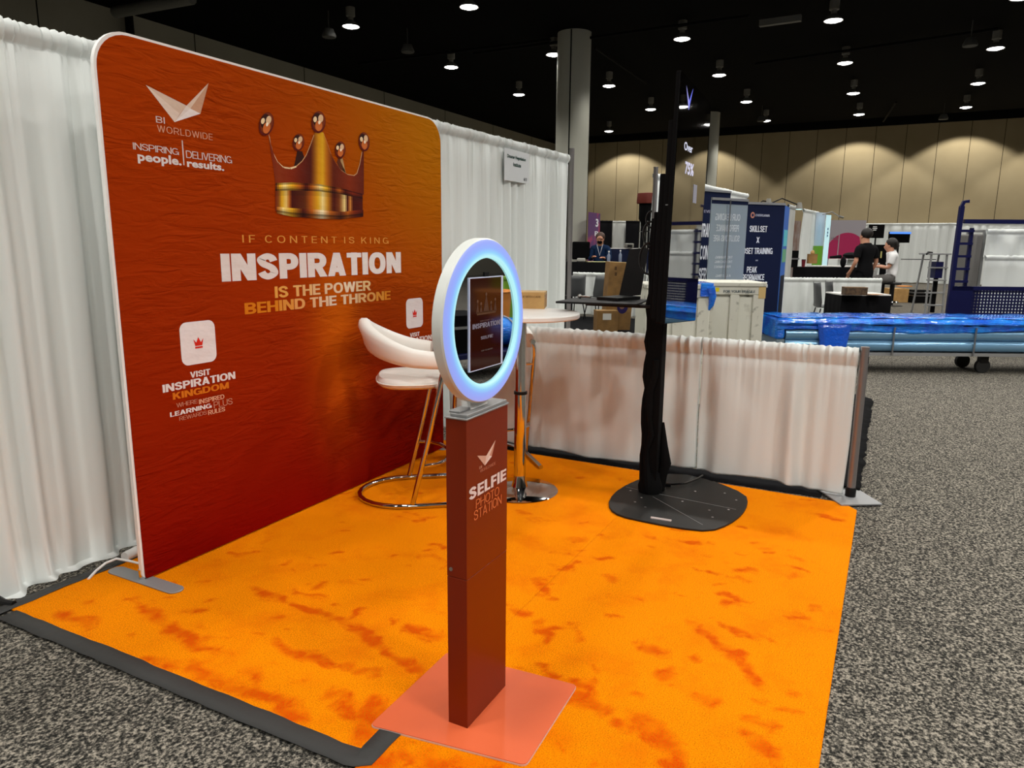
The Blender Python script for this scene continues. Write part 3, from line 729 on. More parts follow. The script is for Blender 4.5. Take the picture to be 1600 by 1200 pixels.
band([(456, 770), (560, 778), (750, 790), (900, 805), (1052, 790)], [(456, 815), (560, 838), (750, 852), (900, 856), (1058, 838)], [(456, G1), (500, G3), (560, G2), (640, D1), (700, G1), (770, (250, 240, 200)), (830, G1), (900, (90, 40, 20)), (950, G1), (1000, D2), (1058, D1)], 456, 1056, 48, vtint=(1.1, .8, .25, .45))
for bx_, by_, rx, ry, an in ((383, 195, 50, 82, .22), (745, 182, 49, 76, .05), (606, 322, 40, 60, .12), (896, 374, 37, 58, .05), (1062, 318, 38, 66, -.1)):
    for i, (k, dx, dy, c) in enumerate(((1, 0, 0, (96, 24, 14)), (.86, 2, -6, (126, 54, 20)), (.62, -8, -18, (54, 22, 14)), (.5, 2, 24, (206, 110, 50)), (.36, 16, -26, (226, 190, 150)), (.26, -24, -20, (240, 214, 170)), (.17, 6, 2, (255, 240, 214)))):
        layer(5+i)
        fb.poly([Kp(bx_+dx*rx/50+k*(rx*math.cos(q)*math.cos(an)-ry*math.sin(q)*math.sin(an)), by_+dy*ry/76+k*(rx*math.cos(q)*math.sin(an)+ry*math.sin(q)*math.cos(an))) for q in [6.283*j/26 for j in range(26)]], rgb(*c))
layer(0)
obj('fabric_panel', fb, [backdrop_mat(), M['print']], t)
def foot(x, y0, y1):
    w = .036; P = []
    for k in range(9): a = math.pi*k/8; P.append((x+w*math.cos(a), y1-w+w*math.sin(a)))
    for k in range(9): a = math.pi+math.pi*k/8; P.append((x+w*math.cos(a), y0+w+w*math.sin(a)))
    f = obj('foot_plate', MB().prism(P, (0, 0, CT), (1, 0, 0), (0, 1, 0), (0, 0, .006)), M['alu_matt'], t, bevel=.002)
    s = obj('foot_stub', MB().cyl((x, BY+.02, CT+.006), (x, BY+.02, .06), .015), M['chrome'], f)
foot(BX0+.012, -.385, .08); foot(BX1-.02, -.20, .08)
# cable and plug lying behind the left foot
mb = MB(); pts = [sight(*q, Z=z) for q, z in (((138, 905), .012), ((150, 892), .02), ((165, 880), .035), ((182, 873), .05), ((200, 876), .04), ((216, 880), .03), ((240, 872), .02))]
tag(obj('power_cable', mb.tube(pts, .006, 8), M['white_plastic']), 'thin white cable curving out behind the lower left corner of the backdrop', 'cable')
p = sight(204, 866, Z=.03)
t = thing('extension_plug', 'white plug on the floor between the drape and the backdrop corner', 'plug', (p.x, p.y, 0))
obj('plug_body', MB().tube([(p.x-.03, p.y, .027), (p.x+.045, p.y+.01, .027)], [.024, .026], 16), M['white_plastic'], t)
obj('lead', MB().tube([(p.x+.045, p.y+.01, .027), (p.x+.12, p.y+.02, .02), (p.x+.4, p.y+.04, .008)], .007, 8), M['black'], t)
pts = [sight(*q, Z=.014) for q in ((-40, 925), (-10, 932), (8, 942), (22, 944))]
tag(obj('black_cable', MB().tube(pts, .014, 8), M['black']), 'thick black cable coming from under the drape at the left edge', 'cable')

# ---------------------------------------------------------------- selfie station
PX0, PX1, PY0, PY1 = -2.937, -2.686, -1.941, -1.872
t = thing('photo_station', 'wine red photo station with a round lit mirror on a tall slim pedestal', 'photo station', (-2.81, -1.907, CT))
cs = [(-3.066, -1.664), (-2.603, -1.656), (-2.566, -2.154), (-2.994, -2.172)]
def rounded(P, r, n=5):
    out = []
    for i, p in enumerate(P):
        p = Vector(p); a = (Vector(P[i-1])-p).normalized(); b = (Vector(P[(i+1) % len(P)])-p).normalized()
        for k in range(n+1):
            u = k/n; q0, q1 = p+a*r, p+b*r; out.append(tuple((1-u)**2*q0+2*u*(1-u)*p+u*u*q1))
    return out
bp = obj('base_plate', MB().prism(rounded(cs, .02), (0, 0, CT), (1, 0, 0), (0, 1, 0), (0, 0, .008)), M['plate'], t)
obj('plate_rim', MB().prism(rounded([(Vector(c)-Vector((-2.807, -1.91)))*1.004+Vector((-2.807, -1.91)) for c in cs], .02), (0, 0, CT), (1, 0, 0), (0, 1, 0), (0, 0, .0055)), M['silver_edge'], bp)
SEAM = sight(731, 906, Y=PY0).z
pm = MB(); pm.bx(PX0, PX1, PY0, PY1, SEAM+.001, 1.0)
pm.mi = 1; FY = PY0-.0012
def F(px, py): return sight(px, py, Y=FY)
def ft(s, bl, br, tl, c, bold=0, space=1.0): letters_at(pm, s, bl, br, tl, c, bold, space, Y=FY)
ft('SELFIE', (733, 783), (790.5, 749), (733, 764), rgb(224, 204, 200), .045, 1.03)
ft('PHOTO', (743.5, 795), (780, 773), (743.5, 781), rgb(206, 110, 62), .004)
ft('STATION', (740.5, 813), (783.5, 788), (740.5, 799), rgb(206, 110, 62), .006)
for P, c in (([(745.5, 712), (760, 712), (757.5, 727.5)], (206, 160, 140)), ([(757.5, 727.5), (760, 712), (765, 711.5)], (222, 190, 176)), ([(757.5, 727.5), (765, 711.5), (768.5, 713)], (230, 206, 196)), ([(765, 711.5), (774.5, 687), (768.5, 713)], (200, 140, 116)), ([(760, 712), (774.5, 687), (765, 711.5)], (226, 196, 180))):
    pm.poly([F(*q) for q in P], rgb(*c))
ft('BI', (749, 733), (753, 731), (749, 729), rgb(200, 140, 116)); ft('WORLDWIDE', (750, 737.5), (774.5, 726.5), (750, 734), rgb(190, 116, 90))
obj('pedestal_upper', pm, [M['wine_panel'], M['ink']], t)
pl = MB(); pl.bx(PX0, PX1, PY0, PY1, CT+.008, SEAM-.001)
lo = obj('pedestal_lower', pl, M['wine_panel'], t, bevel=.001)
p = sight(705, 889, X=PX0)
obj('lock', MB().tube([(PX0-.003, p.y, p.z), (PX0+.002, p.y, p.z)], .006, 14), M['alu'], t)
tp = MB(); tp.bx(PX0-.004, PX1+.004, PY0-.004, PY1+.004, 1.0, 1.006); tp.bx(PX0+.004, PX1-.004, PY0, PY1-.012, 1.006, 1.016)
tp.bx(PX0+.008, PX0+.075, PY0+.028, PY1-.006, 1.016, 1.023)
obj('top_cap', tp, M['alu_matt'], t, bevel=.002)
RC = Vector((-2.8185, -1.907, 1.2725)); RO, RI = .2385, .183
tilt = Matrix.Rotation(math.radians(3.0), 3, 'Y')
RX = tilt @ Matrix.Rotation(math.radians(90), 3, 'X')   # local z -> -Y (towards the aisle)
neck = obj('neck', MB().bx(RC.x-.05, RC.x+.05, -1.915, -1.885, 1.016, 1.06), M['white_plastic'], t)
sh = MB(); sh.lathe([(0, -.006), (RO-.010, -.006), (RO, .002), (RO, .028), (RO-.004, .033), (RO-.006, .033)], RC, 96, RX)
shell = obj('ring_shell', sh, mat('ring_shell_white', rgb(214, 218, 214), .4), t)
def ring_mat():
    m = mat('lit_ring_diffuser', (.9, .92, 1), .4); nt = m.node_tree; L = nt.links; p = nt.nodes['Principled BSDF']
    tc = nt.nodes.new('ShaderNodeTexCoord'); ln = nt.nodes.new('ShaderNodeVectorMath'); ln.operation = 'DISTANCE'; ln.inputs[1].default_value = RC-Vector((-2.81, -1.907, CT)); L.new(tc.outputs['Object'], ln.inputs[0])
    mr = nt.nodes.new('ShaderNodeMapRange'); mr.inputs[1].default_value = RI+.002; mr.inputs[2].default_value = RO; L.new(ln.outputs['Value'], mr.inputs[0])
    r = nt.nodes.new('ShaderNodeValToRGB'); L.new(mr.outputs[0], r.inputs[0]); e = r.color_ramp.elements
    e[0].position = 0; e[0].color = lin((186, 255, 255))+(1,); e[1].position = 1; e[1].color = lin((150, 166, 236))+(1,)
    for ps, c in ((.16, (186, 250, 255)), (.32, (140, 214, 255)), (.55, (140, 176, 255)), (.8, (146, 164, 250))):
        q = e.new(ps); q.color = lin(c)+(1,)
    L.new(r.outputs[0], p.inputs['Emission Color']); p.inputs['Emission Strength'].default_value = .85
    p.inputs['Base Color'].default_value = rgb(84, 92, 120)
    return m
rf = MB(); rf.lathe([(RI, .026), (RI, .036), (RI+.004, .039), (RO-.012, .037), (RO-.004, .033)], RC, 96, RX)
obj('light_ring', rf, ring_mat(), t)
obj('mirror', MB().lathe([(0, .030), (RI, .030)], RC, 96, RX), M['mirror'], t)
# tablet screen behind the mirror
sc = MB(); SY = RC.y-.0335
q = [sight(733.5, 436, Y=SY), sight(784.5, 432, Y=SY), sight(785.5, 566, Y=SY), sight(736, 580, Y=SY)]
sx0, sx1, sz0, sz1 = (q[0].x+q[3].x)/2, (q[1].x+q[2].x)/2, (q[2].z+q[3].z)/2, (q[0].z+q[1].z)/2
sc.bx(sx0-.003, sx1+.003, SY, SY+.004, sz0-.003, sz1+.003)
fr = obj('tablet', sc, mat('tablet_edge', rgb(190, 196, 215), .3, emit=lin((120, 126, 150)), estr=.5), t)
sm = MB(); sm.bx(sx0, sx1-.010, SY-.0006, SY, sz0, sz1)
sm.c = (1, 1, 1, 1)
lm = sm; lm.mi = 1; W = sx1-sx0-.012; Hh = sz1-sz0; ly = SY-.0012
letters(lm, 'INSPIRATION', (sx0+W*.06, ly, sz0+Hh*.455), (W*.9, 0, 0), (0, 0, Hh*.055), rgb(96, 92, 104), .04)
letters(lm, 'WELCOME TO', (sx0+W*.3, ly, sz0+Hh*.525), (W*.42, 0, 0), (0, 0, Hh*.012), rgb(80, 60, 56), .01)
letters(lm, 'SELFIE', (sx0+W*.32, ly, sz0+Hh*.325), (W*.4, 0, 0), (0, 0, Hh*.035), rgb(92, 86, 96), .04)
letters(lm, 'TAP TO BEGIN', (sx0+W*.33, ly, sz0+Hh*.19), (W*.38, 0, 0), (0, 0, Hh*.014), rgb(80, 74, 72), .01)
for k, (u, w, h) in enumerate(((.22, .05, .13), (.33, .045, .1), (.5, .1, .2), (.66, .045, .1), (.8, .05, .13))):
    a = Vector((sx0+W*u, ly, sz0+Hh*.62)); lm.poly([a-Vector((W*w, 0, 0)), a+Vector((W*w, 0, 0)), a+Vector((0, 0, Hh*h))], rgb(60, 34, 18))
    lm.poly([a+Vector((W*.028*math.cos(j*.63), 0, Hh*h+W*.03*math.sin(j*.63))) for j in range(10)], rgb(74, 48, 30))
lm.poly([Vector((sx0+W*x, ly, sz0+Hh*z)) for x, z in ((.2, .6), (.82, .6), (.82, .63), (.2, .63))], rgb(66, 40, 20))
obj('tablet_screen', lm, [mat('tablet_picture', rgb(30, 8, 4), .06, emit=lin((44, 14, 5)), estr=.6), mat('screen_ink', (.5, .5, .5), .5, attr=True, emit=(1, 1, 1), estr=.65)], fr)
obj('camera_tab', MB().bx((sx0+sx1)/2-.012, (sx0+sx1)/2+.012, SY, SY+.004, sz1+.003, sz1+.016), M['black'], t)

# ---------------------------------------------------------------- bar stools and the high table
def make_stool(loc, rz, label):
    """faces local +Y"""
    s = thing('bar_stool', label, 'bar stool', loc, rz, 'white bar stools with chrome frames')
    G = [];
    R = .015; hw = .267
    P = [(-hw, .36, R)]
    for k in range(13): a = math.pi+math.pi*k/12; P.append((hw*math.cos(a), -.02+.285*math.sin(a)*1.0, R))
    P.append((hw, .36, R))
    obj('floor_rail', MB().tube(P, R, 12), M['chrome'], s, local=True)
    for sgn in (-1, 1):
        leg = [(sgn*hw, 0, 2*R), (sgn*hw, .084, .367), (sgn*hw, .166, .73), (sgn*.262, .182, .80), (sgn*.25, .178, .835)]
        l = obj('leg', MB().tube(leg, R, 12), M['chrome'], s, local=True)
        obj('hinge', MB().tube([(sgn*.25, .166, .842), (sgn*.25, .20, .842)], .017, 12), M['chrome'], l, local=True)
    FR = [(-hw, .06, .25)]
    for k in range(9): a = math.pi-math.pi*k/8; FR.append((hw*.96*math.cos(a), .085+.15*math.sin(a), .25))
    FR.append((hw, .06, .25))
    obj('footrest', MB().tube(FR, .010, 10), M['chrome'], s, local=True)
    obj('seat_bracket', MB().tube([(-hw, .16, .69), (-.1, .12, .675), (.1, .12, .675), (hw, .16, .69)], .011, 10), M['chrome'], s, local=True)
    # padded seat
    rows = []
    for (k, z) in ((0, .676), (.6, .676), (.9, .680), (.985, .694), (1, .708), (.985, .724), (.93, .738), (.6, .748), (0, .75)):
        row = []
        for j in range(40):
            a = 6.2832*j/40; ca, sa = math.cos(a), math.sin(a); e = .72
            row.append((.232*k*math.copysign(abs(ca)**e, ca), .015+.20*k*math.copysign(abs(sa)**e, sa), z))
        rows.append(row)
    st = obj('seat', MB().grid(rows, True), M['leather'], s, local=True)
    pip = []
    for j in range(40):
        a = 6.2832*j/40; ca, sa = math.cos(a), math.sin(a); pip.append((.2345*math.copysign(abs(ca)**.72, ca), .015+.2025*math.copysign(abs(sa)**.72, sa), .708))
    obj('piping', MB().tube(pip, .0045, 6, closed=True), M['leather'], st, local=True)
    # wrap-around back
    rows = []; NA = 34; e = 1.0
    for k in range(NA+1):
        a = math.radians(-200+220*k/NA)       # from one arm end round the rear to the other
        ca, sa = math.cos(a), math.sin(a)
        x, y = .25*ca, .015+.245*sa if sa < 0 else .015+.40*sa
        w = 1-abs(2*k/NA-1); w = w*w*(3-2*w)*.45+w*.55; zc = .846+.128*w; hh = .048+.044*w; th = .034; lean = .018*w
        n = Vector((ca, sa*1.0, 0)).normalized(); c = Vector((x, y, 0)); row = []
        for j in range(14):
            q = 6.2832*j/14; u = math.cos(q); v_ = math.sin(q); u = math.copysign(abs(u)**.75, u); v_ = math.copysign(abs(v_)**.75, v_)
            tt = th*(1+.35*w*(v_ > 0)*1.0)
            pnt = c + n*(u*tt + v_*lean); row.append((pnt.x, pnt.y, zc+v_*hh))
        rows.append(row)
    mb = MB(); V = [[mb.v(p) for p in r] for r in rows]
    for A_, B_ in zip(V, V[1:]):
        for j in range(14): mb.face([A_[j], A_[(j+1) % 14], B_[(j+1) % 14], B_[j]])
    mb.face(V[0]); mb.face(V[-1][::-1])
    obj('backrest', mb, M['leather'], s, local=True, sharp=60)
    return s
s1 = make_stool((-1.234, -.519, CT), math.atan2(-.793, .61)-math.pi/2, 'white bar stool with chrome legs close to the red backdrop')
h2 = math.atan2(-.68, -.73)
dup(s1, (-.157-.27*.68, -.76+.27*.73, CT), h2-math.pi/2, 'white bar stool behind the photo station, beside the low side drape')
tc_ = Vector((-.87, -1.07, CT)); TZ = 1.105
t = thing('bar_table', 'round white bar table on a chrome column behind the photo station', 'table', tc_)
obj('tabletop', MB().lathe([(0, TZ-.03), (.335, TZ-.03), (.342, TZ-.024), (.342, TZ-.005), (.337, TZ), (0, TZ)], (tc_.x, tc_.y, 0), 72), M['white_top'], t)
cb = obj('column', MB().lathe([(.036, .03), (.036, .62), (.032, .622), (.032, TZ-.05)], (tc_.x, tc_.y, 0), 32), M['chrome'], t)
obj('collar', MB().lathe([(.032, .615), (.040, .615), (.040, .632), (.032, .632)], (tc_.x, tc_.y, 0), 32), M['black'], cb)
obj('top_plate', MB().lathe([(.032, TZ-.055), (.05, TZ-.05), (.14, TZ-.036), (.14, TZ-.03)], (tc_.x, tc_.y, 0), 32), M['chrome'], t)
obj('foot_disc', MB().lathe([(0, CT), (.232, CT), (.235, CT+.004), (.228, CT+.010), (.12, CT+.016), (.05, CT+.03), (.042, CT+.06), (.036, CT+.10)], (tc_.x, tc_.y, 0), 72), M['chrome'], t)
# cardboard box on the table
e1 = Vector((.35, -.94, 0)).normalized(); e2 = Vector((-e1.y, e1.x, 0))
c0 = Vector((-.622, -1.10, TZ)); LB, WB, HB = .34, .215, .10
t = thing('parcel', 'brown cardboard parcel lying on the round white bar table', 'box', c0-e1*LB/2+e2*WB/2)
mb = MB(); mb.prism([(-LB, 0), (0, 0), (0, WB), (-LB, WB)], c0, e1, e2, (0, 0, HB))
mb.mi = 1; fo = c0-e2*.001
letters(mb, 'FRAGILE  HANDLE WITH CARE', fo-e1*.27+Vector((0, 0, .068)), e1*.25, (0, 0, .012), rgb(120, 88, 50), .01)
letters(mb, 'THIS SIDE', c0+e1*.001+e2*.03+Vector((0, 0, .07)), e2*.06, (0, 0, .012), rgb(110, 80, 50), .01)
a = c0+e1*.0012+e2*.105+Vector((0, 0, .055)); mb.poly([a, a+e2*.035, a+e2*.03+Vector((0, 0, .03)), a+e2*.008+Vector((0, 0, .03))], rgb(70, 40, 110))
obj('carton', mb, [M['kraft'], M['ink']], t)
mb = MB(); mb.prism([(-LB-.001, WB/2-.025), (.0008, WB/2-.025), (.0008, WB/2+.025), (-LB-.001, WB/2+.025)], c0+Vector((0, 0, HB*.62)), e1, e2, (0, 0, HB*.38+.0008))
obj('parcel_tape', mb, M['parcel'], t)

# ---------------------------------------------------------------- display on the black stand
t = thing('display_stand', 'tall black upright display on a wide black floor plate', 'display', (-.53, -1.86, CT))
sb = [(951, 780), (967, 763), (1003, 746), (1060, 738), (1118, 752), (1166, 772), (1169, 787), (1160, 803), (1140, 818), (1110, 829), (1060, 824), (1003, 813), (968, 805), (952, 795)]
P = [tuple(sight(*q, Z=CT+.012).xy) for q in sb]
def chaikin(P):
    Q = []
    for a, b in zip(P, P[1:]+P[:1]): a, b = Vector(a), Vector(b); Q += [tuple(a*.75+b*.25), tuple(a*.25+b*.75)]
    return Q
bp = obj('floor_plate', MB().prism(chaikin(P), (0, 0, CT), (1, 0, 0), (0, 1, 0), (0, 0, .012)), M['black_plate'], t, bevel=.003)
mb = MB(); zt_ = CT+.0124
for q in ((985, 772), (1038, 768), (1086, 773), (1132, 776), (1150, 787), (992, 790), (1002, 783), (1066, 789), (1108, 803), (1138, 802), (1113, 814), (1008, 798)): mb.lathe([(0, zt_+.001), (.006, zt_+.001), (.007, zt_)], sight(*q, Z=0).xy.to_3d()*1.0, 12)
obj('screw_heads', mb, M['alu'], bp)
mb = MB()
for a, b in (((1030, 772), (1150, 796)), ((1020, 776), (1098, 820)), ((978, 761), (1000, 766))):
    a, b = sight(*a, Z=zt_), sight(*b, Z=zt_); mb.tube([a, b], .0014, 4)
obj('plate_grooves', mb, M['alu_matt'], bp)
a, b = sight(1017, 809, Z=zt_), sight(1049, 814, Z=zt_)
obj('grip_slot', MB().tube([a, b], .008, 8), M['silver_edge'], bp)
SX, SY_ = -.52, -1.79
mb = MB(); mb.bx(SX-.055, SX+.035, SY_-.045, SY_+.04, CT+.012, 1.68)
st = obj('stand_column', mb, M['black_matt'], t, bevel=.006)
# cloth-wrapped cables bulging on the column
rnd = random.Random(4); mb = MB()
path = [(SX-.01+rnd.uniform(-.012, .012), SY_+.045+rnd.uniform(-.006, .008), z) for z in [.03+.07*i for i in range(24)]]
mb.tube(path, [rnd.uniform(.022, .034) for _ in path], 9)
path = [(SX-.06+rnd.uniform(-.006, .008), SY_+.0+rnd.uniform(-.02, .02), z) for z in [.03+.09*i for i in range(10)]]
mb.tube(path, [rnd.uniform(.016, .03) for _ in path], 9)
mb.tube([(SX+.03, SY_-.05, .03), (SX+.03, SY_-.055, .12), (SX+.03, SY_-.075, .2), (SX+.03, SY_-.06, .3), (SX+.03, SY_-.045, .45)], [.03, .034, .036, .026, .012], 10)
mb.lathe([(.07, CT+.012), (.075, CT+.05), (.06, CT+.1), (.05, CT+.14)], (SX-.01, SY_, 0), 20)
obj('cable_wrap', mb, M['black_matt'], st)
mb = MB()
for z0, r in ((1.56, .045), (1.42, .06), (1.64, .03)):
    mb.tube([(SX-.03, SY_+.06+r*math.sin(q)*1.0, z0+r*1.5*math.cos(q)) for q in [3.1416*k/10 for k in range(11)]], .006, 6)
obj('cable_loops', mb, M['black'], st)
mb = MB(); pts = [sight(*q, Z=.035) for q in ((1032, 755), (1050, 757), (1072, 755), (1090, 748), (1098, 743))]; mb.tube(pts, .006, 6)
mb.tube([sight(1032, 757, Z=.035), sight(1048, 758, Z=.035)], .012, 8)
obj('power_lead', mb, M['black_gloss'], st)
TY = -1.945; TX0, TX1, TZ0, TZ1 = -.90, -.222, 1.068, 2.335
TC = Vector(((TX0+TX1)/2-.0, TY, (TZ0+TZ1)/2)); TR = Matrix.Rotation(math.radians(3.6), 3, 'Y')   # the panel hangs slightly askew
def tilt_tv(mb):
    for v in mb.bm.verts: v.co = TC + TR @ (v.co-TC)
    return mb
tv = MB(); tv.bx(TX0, TX1, TY+.004, TY+.026, TZ0, TZ1); tv.bx(TX0+.01, TX1-.01, TY+.026, TY+.052, TZ0+.005, 2.10); tv.bx(TX0+.03, TX1-.06, TY+.052, TY+.085, TZ0+.02, 1.84)
tvb = obj('display_housing', tilt_tv(tv), M['black_matt'], t, bevel=.003)
obj('bracket', MB().bx(SX-.16, SX+.14, TY+.085, SY_-.045, 1.40, 1.66), M['black_matt'], t)
g = MB(); g.bx(TX0+.004, TX1-.004, TY, TY+.004, TZ0+.004, TZ1-.004); tilt_tv(g)
g.mi = 1; ly = TY-.0012; vi = rgb(150, 150, 230)
letters_at(g, 'Over', (1069, 235), (1082, 239), (1069, 220), rgb(200, 205, 225), .02, Y=ly)
letters_at(g, '75%', (1070, 274), (1083.5, 274), (1070, 251), rgb(196, 196, 220), .035, Y=ly)
c = sight(1077, 158, Y=ly); s = .05
g.poly([c+Vector((-s*1.4, 0, s*1.3)), c+Vector((0, 0, 0)), c+Vector((0, 0, -s*.9))], vi); g.poly([c+Vector((s*1.4, 0, s*1.5)), c+Vector((0, 0, -s*.9)), c+Vector((0, 0, 0))], rgb(100, 110, 235))
c = sight(1086, 303, Y=ly); g.poly([c+Vector((-.04, 0, -.05)), c+Vector((.04, 0, -.05)), c+Vector((.04, 0, .05)), c+Vector((-.04, 0, .05))], rgb(120, 120, 130))
scr = obj('display_screen', g, [mat('display_glass', rgb(5, 4, 4), .025, coat=1, spec=1.0), mat('display_ink', (0, 0, 0), .5, attr=True, emit=(1, 1, 1), estr=.5)], tvb)
obj('power_light', MB().box((TX0+.01, TY+.03, 1.70), (.003, .02, .006)), M['alu'], tvb)
# shelf behind the display with an open laptop on it
sz = 1.165
mb = MB(); mb.prism([(-.72, -1.22), (-.30, -1.20), (-.24, -1.64), (-.66, -1.70)], (0, 0, sz-.012), (1, 0, 0), (0, 1, 0), (0, 0, .012))
mb.prism([(SX-.04, -1.76), (SX+.05, -1.76), (SX+.06, -1.35), (SX-.05, -1.35)], (0, 0, sz-.03), (1, 0, 0), (0, 1, 0), (0, 0, .018))
shf = obj('shelf', mb, M['black'], t, bevel=.002)
k = sight(906, 463, D=4.52)
obj('shelf_knob', MB().ball(k, .014, 10).cyl(k, k+Vector((-.05, -.09, .0)), .006, n=8), M['alu'], shf)
lt = thing('laptop', 'open black laptop standing on the shelf of the display stand', 'laptop', (-.42, -1.45, sz))
la = sight(968, 464, D=4.58); lb = sight(1001, 461, D=4.47); lc = sight(1013.5, 388, D=4.50); ld_ = sight(984.5, 390, D=4.61)
nrm = (lb-la).cross(ld_-la).normalized()*.008
mb = MB(); A_ = [mb.v(p) for p in (la, lb, lc, ld_)]; B_ = [mb.v(p+nrm) for p in (la, lb, lc, ld_)]
mb.face(A_); mb.face(B_[::-1])
for i in range(4): mb.face([A_[i], A_[(i+1) % 4], B_[(i+1) % 4], B_[i]])
obj('laptop_lid', mb, mat('laptop_shell', rgb(10, 10, 11), .7, spec=.15), lt)
ax = (lb-la); ax.z = 0; dv = Vector((ax.y, -ax.x, 0)).normalized()*.24
if dv.x > 0: dv = -dv
za = sz+.001
mb = MB(); q = [Vector((la.x, la.y, za)), Vector((lb.x, lb.y, za)), Vector((lb.x, lb.y, za))+dv, Vector((la.x, la.y, za))+dv]
mb.prism([tuple(v.xy) for v in q], (0, 0, za), (1, 0, 0), (0, 1, 0), (0, 0, .018))
obj('laptop_base', mb, M['black'], lt)

# ---------------------------------------------------------------- next booth: crates, banners
def crate(c, d, rz, label, wrap=False):
    """worn white moulded crate with two recessed panels on its face; c is the middle of its foot"""
    w, dp, h = d; t = thing('storage_crate', label, 'crate', c, rz)
    mb = MB(); f = -dp/2; th = .035
    mb.bx(-w/2, w/2, f+th, dp/2, .09, h-.045)                              # body
    for x0, x1 in ((-w/2, -w/2+.09*w/.58), (-.045, .045), (w/2-.11*w/.58, w/2)): mb.bx(x0, x1, f, f+th, .09, h-.125)
    mb.bx(-w/2, w/2, f, f+th, h-.125, h-.045); mb.bx(-w/2, w/2, f, f+th, .09, .16)
    obj('body', mb, M['crate'], t, local=True, bevel=.006)
    pn = MB()
    for x0, x1 in ((-w/2+.09*w/.58, -.045), (.045, w/2-.11*w/.58)): pn.bx(x0+.001, x1-.001, f+.024, f+th, .16, h-.15)
    obj('recessed_panels', pn, M['crate_in'], t, local=True)
    obj('lid', MB().bx(-w/2-.012, w/2+.012, f-.012, dp/2+.012, h-.045, h), M['crate'], t, local=True, bevel=.01)
    lg = MB()
    for x in (-w/2+.06, w/2-.06):
        for y in (f+.06, dp/2-.06): lg.bx(x-.05, x+.05, y-.05, y+.05, 0, .09)
    obj('feet', lg, M['crate'], t, local=True)
    return t, f
c1 = sight(1152, 480, D=7.3); cr, f = crate((c1.x+.2, c1.y+.15, 0), (.60, .55, 1.14), math.radians(-62), 'worn white plastic crate with a yellow sticker in front of the banners')
obj('yellow_sticker', MB().bx(-.245, -.165, f-.003, f, 1.045, 1.085), mat('yellow_sticker', rgb(225, 205, 10), .5), cr, local=True)
mb = MB(); letters(mb, 'FOR YOUR FRAGILE', (-.12, f-.002, 1.035), (.32, 0, 0), (0, 0, .026), rgb(50, 70, 80), .02)
obj('lettering', mb, M['ink'], cr, local=True)
obj('brown_tape', MB().bx(.235, .305, f-.004, f, .98, 1.1), M['parcel'], cr, local=True)
c2 = sight(1062, 500, D=6.9); cr2, f = crate((c2.x+.12, c2.y+.12, 0), (.60, .55, 1.14), math.radians(-62), 'worn white plastic crate with blue film on its corner, beside the display screen')
mb = MB(); mb.bx(.20, .318, f-.022, .06, 1.03, 1.155); mb.tube([(.29, f-.02, 1.12), (.315, f-.012, 1.03), (.31, f, .95), (.29, f+.01, .9)], [.04, .036, .026, .01], 10)
obj('blue_film', mb, M['blue_wrap'], cr2, local=True, bevel=.02)
def banner(name, label, TL, TR, D0, D1, m, texts=(), group=None, thick=.012, base=True, zb=.06):
    """roll-up banner standing on the floor; TL/TR are the top corners seen in the photo"""
    a, b = sight(*TL, D=D0), sight(*TR, D=D1); zt = (a.z+b.z)/2; zb = zb if base else .0
    e = Vector((b.x-a.x, b.y-a.y, 0)); w = e.length; e /= w; n = Vector((e.y, -e.x, 0))
    if n.dot(FW) > 0: n = -n
    t = thing(name, label, 'banner', ((a.x+b.x)/2, (a.y+b.y)/2, 0))
    A = Vector((a.x, a.y, 0)); mb = MB()
    mb.prism([(0, zb), (w, zb), (w, zt), (0, zt)], A, e, (0, 0, 1), -n*thick)
    if texts:
        mb.mi = 1
        for s, x0, x1, z0, z1, c, bo in texts: letters(mb, s, A+n*.003+e*(w*x0)+Vector((0, 0, z0)), e*(w*(x1-x0)), (0, 0, z1-z0), c, bo)
    obj('banner_sheet', mb, [m, M['ink']], t)
    if base:
        mb = MB(); mb.prism([(0, 0), (w, 0), (w, .07), (0, .07)], A+n*.1, e, (0, 0, 1), -n*.2); obj('banner_base', mb, M['alu_matt'], t)
        mb = MB(); mb.prism([(0, 0), (w, 0), (w, .03), (0, .03)], A+n*.012+Vector((0, 0, zt-.01)), e, (0, 0, 1), -n*.024); obj('top_rail', mb, M['alu_matt'], t)
    return t, A, e, n, w, zt
wt = rgb(225, 228, 232)
t, A, e, n, w, zt = banner('roll_up_banner', 'pale grey back of a roll-up banner with mirrored lettering', (1112, 316), (1169.5, 309), 8.6, 8.9, M['grey_banner'],
    [(q, x1, x0, z0, z0+h, rgb(206, 214, 218), .02) for q, z0, h, x0, x1 in (('OUR LEADING', 1.80, .08, .12, .80), ('PERFORMANCE', 1.67, .08, .16, .78), ('SOLUTIONS ARE', 1.55, .075, .10, .82), ('THE TRAINING', 1.345, .03, .18, .66), ('THE COACHING', 1.29, .03, .18, .66), ('PERFORMANCE', 1.23, .03, .16, .62), ('A LASTING', 1.12, .03, .22, .64))])
obj('support_pole', MB().cyl(A+e*w*.42-n*-.03+Vector((0, 0, .06)), A+e*w*.46-n*-.03+Vector((0, 0, zt)), .008, n=8), M['alu'], t)
obj('dark_header', MB().prism([(0, 0), (w, 0), (w, .045), (0, .045)], A+n*.004+Vector((0, 0, zt-.05)), e, (0, 0, 1), -n*.003), M['navy'], t)
